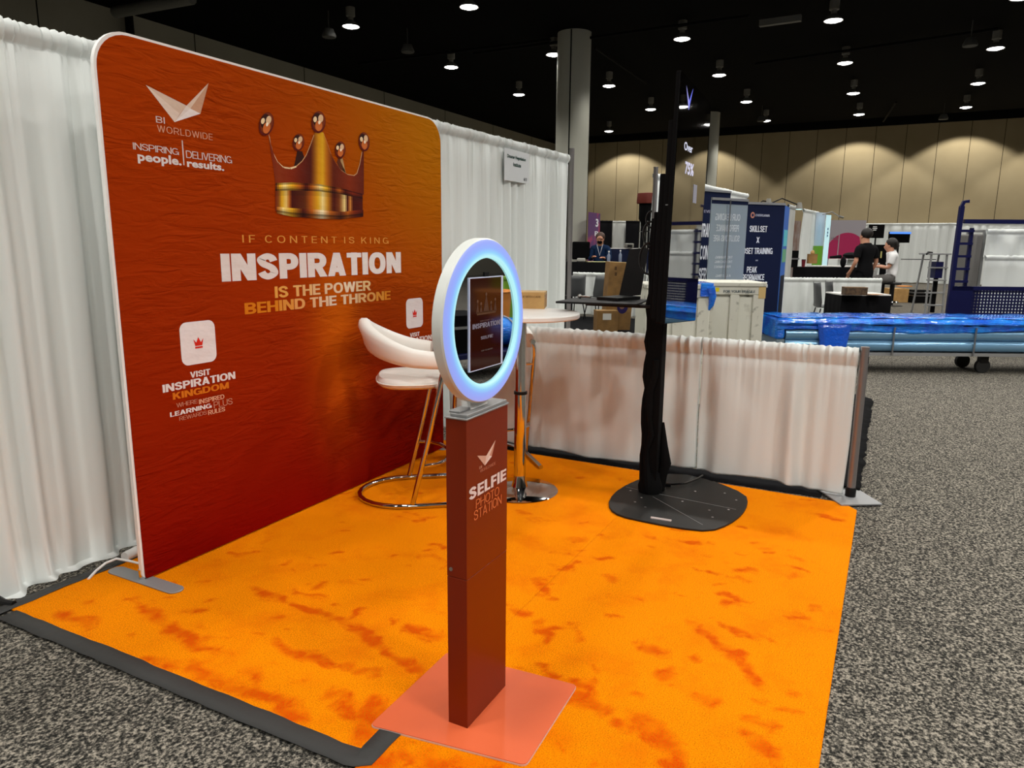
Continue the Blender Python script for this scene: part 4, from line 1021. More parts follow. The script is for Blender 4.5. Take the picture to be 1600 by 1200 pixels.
t2, A, e, n, w, zt = banner('roll_up_banner', 'navy roll-up banner with white SKILLSET X MINDSET lettering', (1148, 318), (1227, 319), 9.3, 9.6, M['navy'],
    [('SKILLSET', .32, .67, 1.68, 1.76, wt, .03), ('X', .47, .53, 1.54, 1.615, wt, .03), ('MINDSET TRAINING', .08, .81, 1.395, 1.475, wt, .03), ('=', .48, .53, 1.30, 1.322, wt, .02), ('PEAK', .32, .52, 1.15, 1.23, wt, .03), ('PERFORMANCE', .15, .68, 1.05, 1.13, wt, .03), ('TRAINING', .30, .76, .95, 1.03, wt, .03), ('EVERGAMA', .42, .70, 1.88, 1.91, rgb(190, 195, 210), .02)])
mb = MB(); c = A+n*.004+e*(w*.36)+Vector((0, 0, 1.895)); mb.poly([c+e*(.035*math.cos(q))+Vector((0, 0, .04*math.sin(q))) for q in [6.283*k/16 for k in range(16)]], rgb(190, 130, 110))
c = c+n*.001; mb.poly([c+e*(.018*math.cos(q))+Vector((0, 0, .02*math.sin(q))) for q in [6.283*k/16 for k in range(16)]], rgb(24, 34, 70))
obj('emblem', mb, M['ink'], t2)
# side return of the navy stand with a bright blue strip
a = A+e*w; a1 = a+Vector((.55, .25, 0)).normalized()*.35-e*-.02
t3, A3, e3, n3, w3, zt3 = banner('printed_wall', 'narrow panel with bright blue and green print right of the navy banner', (1227, 320), (1234, 325), 9.65, 10.2, mat('blue_green_print', rgb(30, 90, 170), .5, emit=lin((30, 90, 170)), estr=.15), base=False)
mb = MB(); q = A3+n3*.004
for z0, z1, c in ((1.5, 1.72, (96, 190, 200)), (1.28, 1.46, (110, 170, 130)), (.2, 1.1, (8, 14, 30))): mb.poly([q+e3*.12*w3+Vector((0, 0, z0)), q+e3*.9*w3+Vector((0, 0, z0)), q+e3*.9*w3+Vector((0, 0, z1)), q+e3*.12*w3+Vector((0, 0, z1))], rgb(*c))
obj('panel_print', mb, M['ink'], t3)
t4, A, e, n, w, zt = banner('roll_up_banner', 'navy roll-up banner between the display screen and the grey banner', (1096, 297), (1142, 301), 10.2, 10.6, M['navy'],
    [('EVERGAMA', .12, .8, 1.96, 2.0, rgb(150, 150, 170), .02), ('TRANSFORM', .06, .78, 1.62, 1.81, wt, .03), ('CONVERT', .06, .68, 1.30, 1.50, wt, .03), ('SERVE', .06, .48, .99, 1.18, wt, .03)])
# spotlights clipped on the banner tops
for pts, lab in (((1204, 318, 1222, 310, 1249, 321), 'black arm spotlight with a bright head above the navy banner'), ((1189, 316, 1192, 314, 1201, 315), 'small white spotlight on top of the navy banner')):
    a, b, c = [sight(pts[i], pts[i+1], D=9.7) for i in (0, 2, 4)]
    t = thing('clip_spotlight', lab, 'lamp', a)
    obj('arm', MB().tube([a, b, c], .008, 6), M['black'], t)
    obj('lamp_head', MB().tube([c+Vector((0, 0, .04)), c+Vector((0, 0, -.05))], [.025, .05], 12), M['lamp_body'], t)
    obj('lens', MB().lathe([(0, -.006), (.045, 0)], c+Vector((0, 0, -.052)), 14), mat('spot_lens', (1, 1, 1), emit=lin((190, 240, 240)), estr=2.0), t)

# ---------------------------------------------------------------- drapes and rails beyond
a, b = sight(1022, 272, D=9.5), sight(1158, 305, D=13.2)
drape('back_drape', 'white back drape of the booth behind the black display', (a.x, a.y), (b.x, b.y-.1), 2.43, .03, M['drape'], 41, front=-1, amp=.03, res=.03)
t = thing('upright_post', 'grey upright post beside the black display, at the end of a far white drape', 'post', (a.x-.06, a.y-.04, 0))
obj('pole', MB().cyl((a.x-.06, a.y-.04, .01), (a.x-.06, a.y-.04, 2.5), .03), M['post'], t); obj('base_plate', MB().bx(a.x-.26, a.x+.14, a.y-.24, a.y+.16, 0, .01), M['alu_matt'], t)
a, b = sight(1214, 431, D=13.4), sight(1379, 431, D=13.4)
drape('side_rail_drape', 'low white rail drape in front of the man in black', (a.x, a.y), (b.x, b.y), .93, .04, M['drape'], 44, front=-1, amp=.03, res=.03, pitch=.2)
a, b = sight(896, 424, D=15.4), sight(1012, 424, D=14.7)
drape('side_rail_drape', 'low white rail drape in front of the seated person with a mask', (a.x, a.y), (b.x, b.y), .92, .04, M['drape'], 47, front=-1, amp=.03, res=.03, pitch=.2)
for (pa, pb, d0, d1, zt, m, lab, s, cat) in (
        ((925, 347), (957, 347), 28.5, 28.5, 2.44, 'drape_black', 'black drape far behind the seated person with a mask', 51, 'drape'),
        ((957, 347), (978, 347), 28.7, 28.7, 2.44, 'drape_grey', 'narrow light grey drape between the two far black drapes', 52, 'drape'),
        ((978, 347), (1046, 347), 28.5, 28.5, 2.44, 'drape_black', 'black drape below the beige wall, left of the black display', 53, 'drape'),
        ((1352, 343), (1484, 344), 29.6, 29.6, 2.5, 'drape', 'long white drape along the beige wall, left of the blue cart', 54, 'drape'),
        ((1484, 344), (1700, 346), 29.6, 29.6, 2.5, 'drape', 'long white drape along the beige wall, behind the blue cart', 55, 'drape'),
        ((1255, 332), (1268, 334), 17.6, 18.3, 2.4, 'drape', 'bright white drape panel left of the green print', 56, 'drape'),
        ((1268, 334), (1279, 337), 18.3, 19.2, 2.4, 'drape', 'white drape panel just behind the green print', 57, 'drape'),
        ((1231, 324), (1242, 325), 14.0, 14.6, 2.3, 'drape_grey', 'grey drape end right of the navy banner', 58, 'drape')):
    a, b = (sight(*pa, X=30.6), sight(*pb, X=30.6)) if d0 > 29 else (sight(*pa, D=d0), sight(*pb, D=d1))
    drape('far_drape', lab, (a.x, a.y), (b.x, b.y), zt, .03, M[m], s, front=-1, amp=.04, res=.05, pitch=.25)
a, b = sight(1239, 345, D=15.0), sight(1252, 345, D=15.4)
banner('roll_up_banner', 'tall grey and rust coloured banner between two white drape ends', (1240, 345), (1252, 345), 15.0, 15.4, mat('faded_photo_print', rgb(150, 140, 136), .6, vary=(3, rgb(120, 84, 66), .4, .6)), base=False)
t, A, e, n, w, zt = banner('printed_wall', 'pale blue panel above the green print', (1276, 333), (1291, 331), 18.6, 18.9, mat('pale_blue_print', rgb(190, 200, 214), .6), base=False)
obj('green_print', MB().prism([(-.05, .95), (w*.9, .95), (w*.9, 1.52), (-.05, 1.52)], A+n*.02, e, (0, 0, 1), -n*.015), M['green'], t)
t, A, e, n, w, zt = banner('printed_wall', 'narrow glowing white panel right of the green print', (1292, 335), (1299, 337), 18.5, 18.7, mat('lit_white_panel', rgb(200, 230, 235), .5, emit=lin((170, 215, 225)), estr=.6), base=False)
mb = MB()
for k, z in enumerate((1.95, 1.86, 1.78)): c = A+n*.004+e*w*.5+Vector((0, 0, z)); mb.poly([c-e*.03-Vector((0, 0, .03)), c+e*.03-Vector((0, 0, .03)), c+e*.03+Vector((0, 0, .03)), c-e*.03+Vector((0, 0, .03))], rgb(40, 60, 110))
obj('panel_print', mb, M['ink'], t)
a, b, c = sight(1285, 335, D=18.4), sight(1300, 331, D=18.4), sight(1311, 338, D=18.4)
t = thing('clip_spotlight', 'white double-arm spotlight above the glowing panel', 'lamp', a)
obj('arm', MB().tube([a, b, c], .012, 6), M['alu_matt'], t); obj('lamp_head', MB().tube([c, c+Vector((.05, -.1, -.03))], .03, 10), M['lamp_body'], t)
# grey printed wall with a magenta dome
a, b = sight(1297, 345, D=23.6), sight(1354, 344, D=23.6); e = Vector((b.x-a.x, b.y-a.y, 0)); w = e.length; e /= w; n = Vector((e.y, -e.x, 0))
if n.dot(FW) > 0: n = -n
t = thing('printed_wall', 'grey printed wall with a magenta half circle', 'display wall', ((a.x+b.x)/2, (a.y+b.y)/2, 0)); A = Vector((a.x, a.y, 0))
obj('panel', MB().prism([(0, .1), (w, .1), (w, 2.36), (0, 2.36)], A, e, (0, 0, 1), -n*.05), M['panel_grey'], t)
cc = Vector((.62, 1.12)); mb = MB(); mb.prism([(cc.x+.72*math.cos(q), cc.y+.84*math.sin(q)) for q in [math.pi*k/24 for k in range(25)]], A+n*.004, e, (0, 0, 1), -n*.003); obj('half_circle', mb, M['magenta'], t)
mb = MB(); mb.prism([(.33, .95), (.36, .95), (.36, 1.95), (.33, 1.95)], A+n*.006, e, (0, 0, 1), -n*.002); obj('white_line', mb, M['panel_grey'], t)
mb = MB(); letters(mb, 'HUSL', A+n*.004+e*.08+Vector((0, 0, 1.72)), e*.26, (0, 0, .1), rgb(128, 124, 130), .02); obj('lettering', mb, M['ink'], t)

# ---------------------------------------------------------------- tables, boxes, screens beyond the rail
def block(name, label, cat, px, py, D, w, d, h, m, rz=0, z=None, bevel=.006, parent=None):
    """box whose foot middle is seen at a pixel and depth"""
    p = sight(px, py, D=D); z0 = p.z if z is None else z
    mb = MB().box((p.x, p.y, z0+h/2), (w, d, h), rz); o = obj(name, mb, m, parent=parent, bevel=bevel)
    if parent is None: tag(o, label, cat)
    return o, Vector((p.x, p.y, z0))
FA = math.atan2(RT.y, RT.x)           # heading of things that face the aisle like the camera
# tall and small cartons on the left
p = sight(963, 516, Z=0); t = thing('carton', 'tall brown carton standing behind the laptop shelf', 'box', (p.x+.1, p.y, 0))
c = Vector((p.x+.15, p.y+.05, .60)); mb = MB(); R = Matrix.Rotation(FA+.1, 3, 'Z') @ Matrix.Rotation(.05, 3, 'Y'); mb.box(c, (.46, .34, 1.19), R)
mb.mi = 1
def onface(x, z): return c + R @ Vector((x, -.172, z))
letters(mb, 'X', onface(.0, .03), R @ Vector((.15, 0, 0)), R @ Vector((0, 0, .2)), rgb(70, 50, 60), 0)
mb.poly([onface(.06+.1*math.cos(q), -.17+.13*math.sin(q)) for q in [6.283*k/18 for k in range(18)]], rgb(40, 30, 80))
mb.poly([c + R @ Vector((.05+.05*math.cos(q), -.173, -.16+.06*math.sin(q))) for q in [6.283*k/18 for k in range(18)]], rgb(130, 96, 80))
for x, z in ((-.14, .46), (-.13, .36)): mb.poly([onface(x, z), onface(x+.04, z), onface(x+.04, z+.06), onface(x, z+.06)], rgb(80, 58, 34))
obj('carton_body', mb, [M['kraft_dark'], M['ink']], t)
obj('carton_lid_tape', MB().box(c + R @ Vector((0, 0, .597)), (.44, .3, .004), R), M['parcel'], t)
p = sight(948, 519, Z=0); t = thing('carton', 'small square brown carton on the floor below the laptop shelf', 'box', (p.x+.1, p.y+.05, 0))
R = Matrix.Rotation(FA+.08, 3, 'Z'); c = Vector((p.x+.14, p.y+.08, .185)); obj('carton_body', MB().box(c, (.37, .32, .37), R), M['kraft_dark'], t)
obj('label', MB().box(c + R @ Vector((-.01, -.161, .085)), (.15, .003, .11), R), mat('white_label', rgb(210, 208, 200), .7), t)
obj('flap_seam', MB().box(c + R @ Vector((0, 0, .186)), (.37, .05, .003), R), M['parcel'], t)
tag(obj('black_floor_cloth', MB().prism([(5.6, 2.4), (9.6, 2.9), (9.9, .6), (6.2, .3)], (0, 0, .001), (1, 0, 0), (0, 1, 0), (0, 0, .006)), M['drape_black']), 'black carpet under the small brown carton', 'carpet')
# dark table with the seated person
p = sight(925, 410, D=16.1)
def cloth_table(label, c, w, d, h, cloth, top=None, rz=FA):
    t = thing('draped_table', label, 'table', (c[0], c[1], 0), rz)
    rows = []
    for z, k in ((h, 1.0), (h-.02, 1.012), (h*.6, 1.02), (.02, 1.05)):
        row = []
        for s, (x0, y0), (x1, y1) in ((0, (-1, -1), (1, -1)), (1, (1, -1), (1, 1)), (2, (1, 1), (-1, 1)), (3, (-1, 1), (-1, -1))):
            for j in range(16):
                u = j/16; wv = .012*math.sin(u*6.283*4)*(1-z/h); row.append((w/2*(x0+(x1-x0)*u)*k+wv*(s % 2)*(1 if x0 > 0 else -1), d/2*(y0+(y1-y0)*u)*k+wv*((s+1) % 2)*(1 if y0 > 0 else -1), z))
        rows.append(row)
    mb = MB(); mb.grid(rows, True); obj('tablecloth', mb, cloth, t, local=True)
    obj('tabletop', MB().bx(-w/2, w/2, -d/2, d/2, h-.002, h+.02), top or cloth, t, local=True)
    return t
cloth_table('black draped table in front of the seated person with a mask', (p.x+.1, p.y, 0), 1.5, .4, 1.10, M['cloth_black'])
mb = MB(); q = sight(935, 409, D=16.2); mb.box((q.x, q.y, 1.126), (.5, .25, .012), FA); tag(obj('paper_pile', mb, mat('yellow_paper', rgb(206, 200, 140), .7)), 'pale yellow papers on the black table before the seated person', 'paper')
q = sight(908, 406, D=16.2); tag(obj('paper_bag', MB().box((q.x, q.y, 1.16), (.2, .18, .08), .3), mat('grey_paper', rgb(160, 158, 150), .7), bevel=.02), 'crumpled grey bag at the left end of the black table', 'bag')
q = sight(966, 386, D=19.0); cloth_table('white topped table with navy cloth behind the tall carton', (q.x+.2, q.y-.2, 0), 1.3, .6, 1.4, M['navy'], M['white_top'])
q = sight(983, 381, D=18.8); t = thing('projector', 'small grey projector on the white topped table', 'projector', (q.x, q.y, 1.425)); obj('body', MB().box((q.x, q.y, 1.485), (.22, .2, .12), FA), M['lamp_body'], t, bevel=.02); obj('front', MB().box((q.x-.09, q.y-.05, 1.475), (.12, .02, .06), FA), M['black'], t)
for x, y, h, lab in ((951, 405, .22, 'clear water bottle near the seated person'), (969, 405, .24, 'spray bottle with white cap behind the tall carton')):
    q = sight(x, y, D=16.0); t = thing('bottle', lab, 'bottle', (q.x, q.y, 1.12)); obj('bottle_body', MB().lathe([(0, 1.12), (.035, 1.12), (.036, 1.12+h*.7), (.015, 1.12+h*.85), (.015, 1.12+h)], (q.x, q.y, 0), 14), mat('bottle_plastic', rgb(120, 130, 150), .2), t)
    obj('cap', MB().lathe([(.018, 1.12+h), (.018, 1.15+h), (0, 1.15+h)], (q.x, q.y, 0), 12), M['white_plastic'], t)
# purple banner seen edge on, and the tower of the stand behind
t, A, e, n, w, zt = banner('roll_up_banner', 'purple and red banner behind the seated person with a mask', (920, 333), (938, 332), 17.8, 18.6, mat('purple_print', rgb(84, 44, 100), .6, vary=(1.4, rgb(200, 50, 80), .52, .66)), [('3', .6, .85, 1.95, 2.15, wt, .03), ('P', .55, .85, 1.72, 1.84, wt, .03)], base=False)
p = sight(1008, 390, D=14.0); t = thing('display_tower', 'round display tower with a rust coloured band and chrome legs', 'display', (p.x, p.y, 0))
obj('rust_band', MB().lathe([(0, 2.49), (.19, 2.47), (.2, 2.3), (.19, 2.28)], (p.x, p.y, 0), 24), mat('rust_print', rgb(104, 34, 22), .6), t)
obj('mesh_body', MB().lathe([(.15, 2.28), (.15, 2.0), (.08, 1.86)], (p.x, p.y, 0), 20), M['black_matt'], t)
for k in range(4):
    an = .5+k*1.571; obj('leg', MB().cyl((p.x+.13*math.cos(an), p.y+.13*math.sin(an), 0), (p.x+.11*math.cos(an), p.y+.11*math.sin(an), 2.3), .014, n=8), M['chrome'], t)
mb = MB()
for z in (1.38, 1.75): mb.lathe([(.13, z), (.14, z+.01), (.13, z+.02)], (p.x, p.y, 0), 20)
mb.bm.free()
for z in (1.38, 1.75): obj('ring_brace', MB().lathe([(.13, z), (.14, z+.01), (.13, z+.02)], (p.x, p.y, 0), 20), M['chrome'], t)
# two chairs at the rail on the left, two beside the white topped table at right
def shell_chair(loc, rz, label, sh=.46):
    t = thing('shell_chair', label, 'chair', loc, rz, 'dark grey shell chairs by the rails')
    rows = []
    for k in range(11):
        u = k/10; y = -.2+.38*min(1, u*1.7) if u < .55 else .155+.10*(u-.55); z = sh+.0 if u < .5 else sh+(u-.5)*.84
        rows.append([(x*.23*(1-.25*max(0, u-.6)), y-(.04*abs(x)**2 if u > .5 else 0), z+.02*abs(x)**2) for x in (-1, -.75, -.4, 0, .4, .75, 1)])
    obj('seat_shell', MB().grid(rows), M['cloth_grey'] if False else mat('grey_shell', rgb(70, 72, 74), .4) if 'grey_shell' not in bpy.data.materials else bpy.data.materials['grey_shell'], t, local=True, solid=.012)
    for sx in (-1, 1):
        for sy in (-1, 1): obj('leg', MB().cyl((sx*.2, sy*.19, 0), (sx*.15, sy*.1, sh-.01), .011, n=8), M['black'], t, local=True)
    return t
q = sight(903, 494, Z=0); c0_ = shell_chair((q.x-.55, q.y-.1, 0), FA-2.5, 'grey shell chair at the rail, left of the other one, next to the drape end', .46)
q = sight(931, 495, Z=0); dup(c0_, (q.x-.6, q.y-.25, 0), FA-2.5, 'grey shell chair at the rail, just left of the tall carton')
# right: table with box, chairs
q = sight(1345, 457, D=11.6); tq = cloth_table('black draped table with a white top near the blue wrapped rolls', (q.x+.15, q.y+.05, 0), .78, .6, .74, M['cloth_black'], M['white_top'])
q1 = sight(1335, 455, D=11.35); t = thing('woven_box', 'dark brown box on the white topped table', 'box', (q1.x, q1.y, .76)); obj('box_body', MB().box((q1.x, q1.y, .815), (.33, .2, .11), FA-.15), mat('dark_wood_box', rgb(92, 70, 48), .7, vary=(30, rgb(60, 44, 30), .4, .6)), t); obj('box_lid', MB().box((q1.x, q1.y, .875), (.335, .205, .012), FA-.15), mat('box_lid_brown', rgb(110, 86, 60), .7), t)
q2 = sight(1367, 457, D=11.4); tag(obj('leaflets', MB().box((q2.x, q2.y, .765), (.2, .15, .01), FA+.2), mat('tan_paper', rgb(190, 150, 120), .7)), 'tan leaflets on the white topped table right of the dark box', 'paper')
q = sight(1286, 500, D=12.6); dup(c0_, (q.x, q.y, 0), FA+1.45, 'grey shell chair in front of the white rail, left of the white topped table')
q = sight(1304, 497, D=13.0); dup(c0_, (q.x, q.y, 0), FA+1.45, 'grey shell chair half hidden behind the white topped table')
# behind the rail: black table with backpack, cup, laptop bag, kraft bag
q = sight(1270, 418, D=15.6); cloth_table('long black table behind the white rail, left of the man in black', (q.x+.0, q.y+.0, 0), 1.9, .5, 1.05, M['cloth_black'])
o, q = block('equipment_case', 'black equipment case at the left end of the long black table', 'case', 1230, 416, 15.0, .32, .3, .34, M['black_matt'], FA, 1.075)
obj('latches', MB().box((q.x-.1, q.y-.13, 1.25), (.2, .06, .03), FA), M['alu'], o)
q = sight(1255, 416, D=15.2); t = thing('cup', 'dark red cup on the long black table', 'cup', (q.x, q.y, 1.075)); obj('cup_body', MB().lathe([(0, 1.075), (.03, 1.075), (.042, 1.22), (.038, 1.22), (.03, 1.1)], (q.x, q.y, 0), 16), mat('red_cup', rgb(110, 20, 34), .4), t); obj('lid', MB().lathe([(.044, 1.22), (.04, 1.235), (0, 1.235)], (q.x, q.y, 0), 16), M['black'], t)
q = sight(1317, 414, D=15.4); t = thing('backpack', 'small black and grey backpack on the long black table', 'bag', (q.x, q.y, 1.07)); obj('bag_body', MB().ball((q.x, q.y, 1.18), (.07, .06, .12), 14), M['cloth_black'], t); obj('strap', MB().tube([(q.x-.05, q.y-.06, 1.12), (q.x-.02, q.y-.075, 1.2), (q.x+.03, q.y-.07, 1.25)], .012, 6), M['alu_matt'], t)
q = sight(1269, 404, D=17.0); t = thing('paper_bag', 'brown paper bag with tissue standing left of the green print', 'bag', (q.x, q.y, 1.07)); obj('bag_body', MB().box((q.x, q.y, 1.22), (.2, .12, .22), FA), M['kraft_dark'], t); obj('tissue', MB().ball((q.x, q.y, 1.36), (.07, .05, .06), 8), M['kraft'], t)
q = sight(1280, 412, D=16.9); cloth_table('white draped table carrying the brown paper bag', (q.x+.1, q.y-.5, 0), 1.5, .4, 1.05, M['drape'], M['white_top'])
q = sight(1318, 390, D=19.8)
cloth_table('white draped table below the magenta half circle', (q.x+.3, q.y-.3, 0), 1.2, .6, 1.15, M['drape'], M['white_top'])
q = sight(1318, 391, D=19.6); t = thing('folded_jacket', 'black jacket lying on the white table below the magenta half circle', 'jacket', (q.x, q.y, 1.17)); obj('jacket_body', MB().ball((q.x+.1, q.y-.2, 1.27), (.34, .22, .09), 14), M['cloth_black'], t); obj('sleeve', MB().tube([(q.x-.05, q.y+.05, 1.24), (q.x-.25, q.y+.3, 1.22)], [.05, .03], 8), M['cloth_black'], t)
o, q = block('sign_board', 'black sign board with small white lines behind the man in black', 'sign', 1368, 372, 18.4, .40, .03, .34, M['black_matt'], FA)
mb = MB()
for k, (w_, z_) in enumerate(((.1, .28), (.12, .24), (.08, .2))): mb.box((q.x-.05*RT.x, q.y-.05*RT.y-.0, q.z+z_), (w_, .034, .02), FA)
obj('sign_lines', mb, M['white_plastic'], o)
o2 = MB().bx(q.x-.02, q.x+.02, q.y-.02, q.y+.02, 0, q.z); obj('sign_post', o2, M['black'], o)
q = sight(1372, 405, D=18.0); t = thing('black_cabinet', 'tall black display cabinet behind the man in black', 'cabinet', (q.x, q.y, 0)); obj('cabinet_body', MB().box((q.x, q.y, .78), (.32, .3, 1.56), FA), M['black_matt'], t); obj('lanyard', MB().box((q.x-.17, q.y-.06, 1.32), (.03, .02, .16), FA), mat('yellow_ribbon', rgb(190, 180, 110), .7), t)
q = sight(1404, 377, D=18.5); t = thing('monitor', 'wide monitor with a blue bar along its top, above the seated woman', 'monitor', (q.x, q.y, 0)); obj('screen', MB().box((q.x, q.y, 1.75), (.54, .04, .27), FA), M['black_gloss'], t); obj('blue_bar', MB().box((q.x-.012, q.y-.02, 1.862), (.54, .03, .05), FA), M['screen_blue'], t); obj('stand', MB().cyl((q.x, q.y, 0), (q.x, q.y, 1.65), .025), M['black'], t); obj('base', MB().lathe([(0, .02), (.25, .015), (.25, 0)], (q.x, q.y, 0), 20), M['black'], t)
obj('keyboard_arm', MB().box((q.x+.25, q.y-.5, 1.2), (.9, .03, .02), FA), M['black'], t)
q = sight(1362, 409, D=15.6); t = thing('pedestal_table', 'small white pedestal table in front of the seated woman', 'table', (q.x+.1, q.y+.1, 0)); obj('tabletop', MB().lathe([(0, 1.13), (.26, 1.13), (.26, 1.16), (0, 1.16)], (q.x+.1, q.y+.1, 0), 32), M['white_top'], t); obj('skirt', MB().lathe([(.24, 1.13), (.2, .5), (.24, .02)], (q.x+.1, q.y+.1, 0), 24), M['drape'], t)
# cardboard boxes and black cases on the floor further off
o, q = block('carton', 'low brown carton on the floor near the seated woman', 'box', 1398, 470, 20.2, .50, .45, .38, M['kraft'], FA, 0); obj('open_flap', MB().box((q.x+.12, q.y-.2, .44), (.3, .25, .02), FA+.2), M['orange_box'], o); obj('tape', MB().box((q.x, q.y, .381), (.56, .06, .004), FA), M['parcel'], o); obj('printed_mark', MB().box((q.x-.11, q.y-.2, .2), (.28, .05, .12), FA), M['black_matt'], o)
for k, (x, y, lab) in enumerate(((1436, 450, 'black equipment case on the floor left of the aluminium step platform, the farther one'), (1436, 468, 'black equipment case on the floor left of the aluminium step platform, the nearer one'))):
    o, q = block('equipment_case', lab, 'case', x, y, 21.5-1.5*k, .5, .4, .26, M['black_matt'], FA, 0); obj('lid_edge', MB().box((q.x, q.y, .2), (.51, .41, .02), FA), M['alu'], o)

# ---------------------------------------------------------------- aluminium step platform, blue cart, white stack
q0 = sight(1458, 496, Z=0)
t = thing('step_platform', 'grey aluminium step platform left of the blue cart', 'ladder', (q0.x, q0.y, 0), FA)
for sx in (-.17, .17):
    obj('leg', MB().tube([(sx*1.12, 0, 0), (sx, .05, 1.35)], .022, 8), M['alu_matt'], t, local=True); obj('leg', MB().tube([(sx*1.12, .55, 0), (sx, .35, 1.35)], .022, 8), M['alu_matt'], t, local=True)
obj('platform', MB().bx(-.24, .24, 0, .42, 1.35, 1.38), M['alu_matt'], t, local=True, bevel=.004)
for k in range(4): obj('rung', MB().bx(-.19, .19, -.01, .10, .25+.27*k, .28+.27*k), M['alu_matt'], t, local=True)
obj('blue_cover', MB().bx(-.06, .1, .02, .3, .85, 1.2), M['steel_blue'], t, local=True); obj('dark_roll', MB().cyl((.02, .1, .1), (.08, .2, .9), .045), M['black_matt'], t, local=True)
obj('hook', MB().tube([(-.3, 0, 1.36), (-.22, .1, 1.40), (-.1, .15, 1.39)], .02, 8), M['black'], t, local=True)
q0 = sight(1480, 500, D=10.6)
t = thing('mesh_cart', 'dark blue steel cart with perforated side and tall end posts', 'cart', (q0.x, q0.y, 0), FA-.05)
LB_ = 2.9; HH = .95
def perforated():
    m = M['steel_blue'].copy(); m.name = 'perforated_blue_steel'; nt = m.node_tree; p = nt.nodes['Principled BSDF']; L = nt.links
    tc = nt.nodes.new('ShaderNodeTexCoord'); vm = nt.nodes.new('ShaderNodeVectorMath'); vm.operation = 'FRACTION'; sc_ = nt.nodes.new('ShaderNodeVectorMath'); sc_.operation = 'SCALE'; sc_.inputs['Scale'].default_value = 22
    L.new(tc.outputs['Object'], sc_.inputs[0]); L.new(sc_.outputs[0], vm.inputs[0]); s = nt.nodes.new('ShaderNodeSeparateXYZ'); L.new(vm.outputs[0], s.inputs[0])
    def mt(op, a, b):
        n = nt.nodes.new('ShaderNodeMath'); n.operation = op
        for i, x in enumerate((a, b)):
            if isinstance(x, (int, float)): n.inputs[i].default_value = x
            else: L.new(x, n.inputs[i])
        return n.outputs[0]
    k = mt('MULTIPLY', mt('GREATER_THAN', s.outputs[0], .5), mt('GREATER_THAN', s.outputs[2], .5))
    L.new(mt('SUBTRACT', 1.0, k), p.inputs['Alpha']); return m
PM = perforated()
obj('mesh_side', MB().bx(0, LB_, -.01, .0, .34, HH-.06), PM, t, local=True)
obj('deck', MB().prism([(0, 0), (LB_, 0), (LB_, .36), (.25, .36)], (0, 0, .22), (1, 0, 0), (0, 1, 0), (0, 0, .08)), M['steel_blue'], t, local=True)
obj('top_rail', MB().bx(0, LB_, -.03, .03, HH-.06, HH), M['steel_blue'], t, local=True); obj('end_panel', MB().bx(-.02, .3, -.03, -.012, .22, HH), M['steel_blue'], t, local=True)
obj('tall_post', MB().tube([(.0, 0, .2), (.0, 0, 1.3), (.01, 0, 2.08)], .04, 4), M['steel_blue'], t, local=True)
obj('post_hook', MB().tube([(.0, 0, 2.06), (.03, 0, 2.14), (.1, 0, 2.15)], .03, 4), M['steel_blue'], t, local=True)
obj('short_post', MB().tube([(.22, .06, .2), (.22, .06, 1.78)], .03, 4), M['steel_blue'], t, local=True)
for k in range(5): obj('rung', MB().bx(.0, .23, .0, .05, 1.0+.18*k, 1.035+.18*k), M['steel_blue'], t, local=True)
obj('cross_beam', MB().bx(.08, LB_, .0, .05, 1.84, 1.90), M['steel_blue'], t, local=True); obj('far_post', MB().bx(LB_-.06, LB_, 0, .05, .2, 2.1), M['steel_blue'], t, local=True)
for x in (.4, LB_-.2):
    for y in (.08, .30):
        c = obj('caster', MB().lathe([(0, -.03), (.1, -.03), (.1, .03), (0, .03)], (x, y, .1), 18, Matrix.Rotation(1.5708, 3, 'X')), M['rubber'], t, local=True)
        obj('caster_fork', MB().bx(x-.03, x+.03, y-.04, y+.04, .12, .22), M['alu_matt'], c, local=True)
# two tiers of white cloth behind the cart
q0 = sight(1524, 470, D=12.0)
t = thing('covered_rack', 'tall rack under two tiers of white cloth, behind the blue cart', 'rack', (q0.x, q0.y, 0), FA-.03)
def local_cloth(name, x0, x1, y, zt, zb, seed):
    o = drape(name, '', (x0, y), (x1, y), zt, zb, M['drape'], seed, front=-1, amp=.03, res=.03, pitch=.3, parent=t); return o
wl = t.location.copy(); t.location = (0, 0, 0)
local_cloth('upper_cloth', 0, 2.0, -.06, 1.80, 1.36, 61); local_cloth('lower_cloth', 0, 2.0, -.10, 1.38, .2, 62); t.location = wl
fr = MB(); fr.bx(0, 2.0, 0, .5, 1.76, 1.79); fr.bx(0, 2.0, 0, .5, .2, .24)
for x in (0.02, 1.98):
    for y in (.02, .48): fr.bx(x-.02, x+.02, y-.02, y+.02, 0, 1.78)
obj('rack_frame', fr, M['alu_matt'], t, local=True)
obj('grey_side_cloth', MB().bx(-.16, -.02, -.05, .45, .25, 1.72), M['cloth_grey'], t, local=True, bevel=.03)

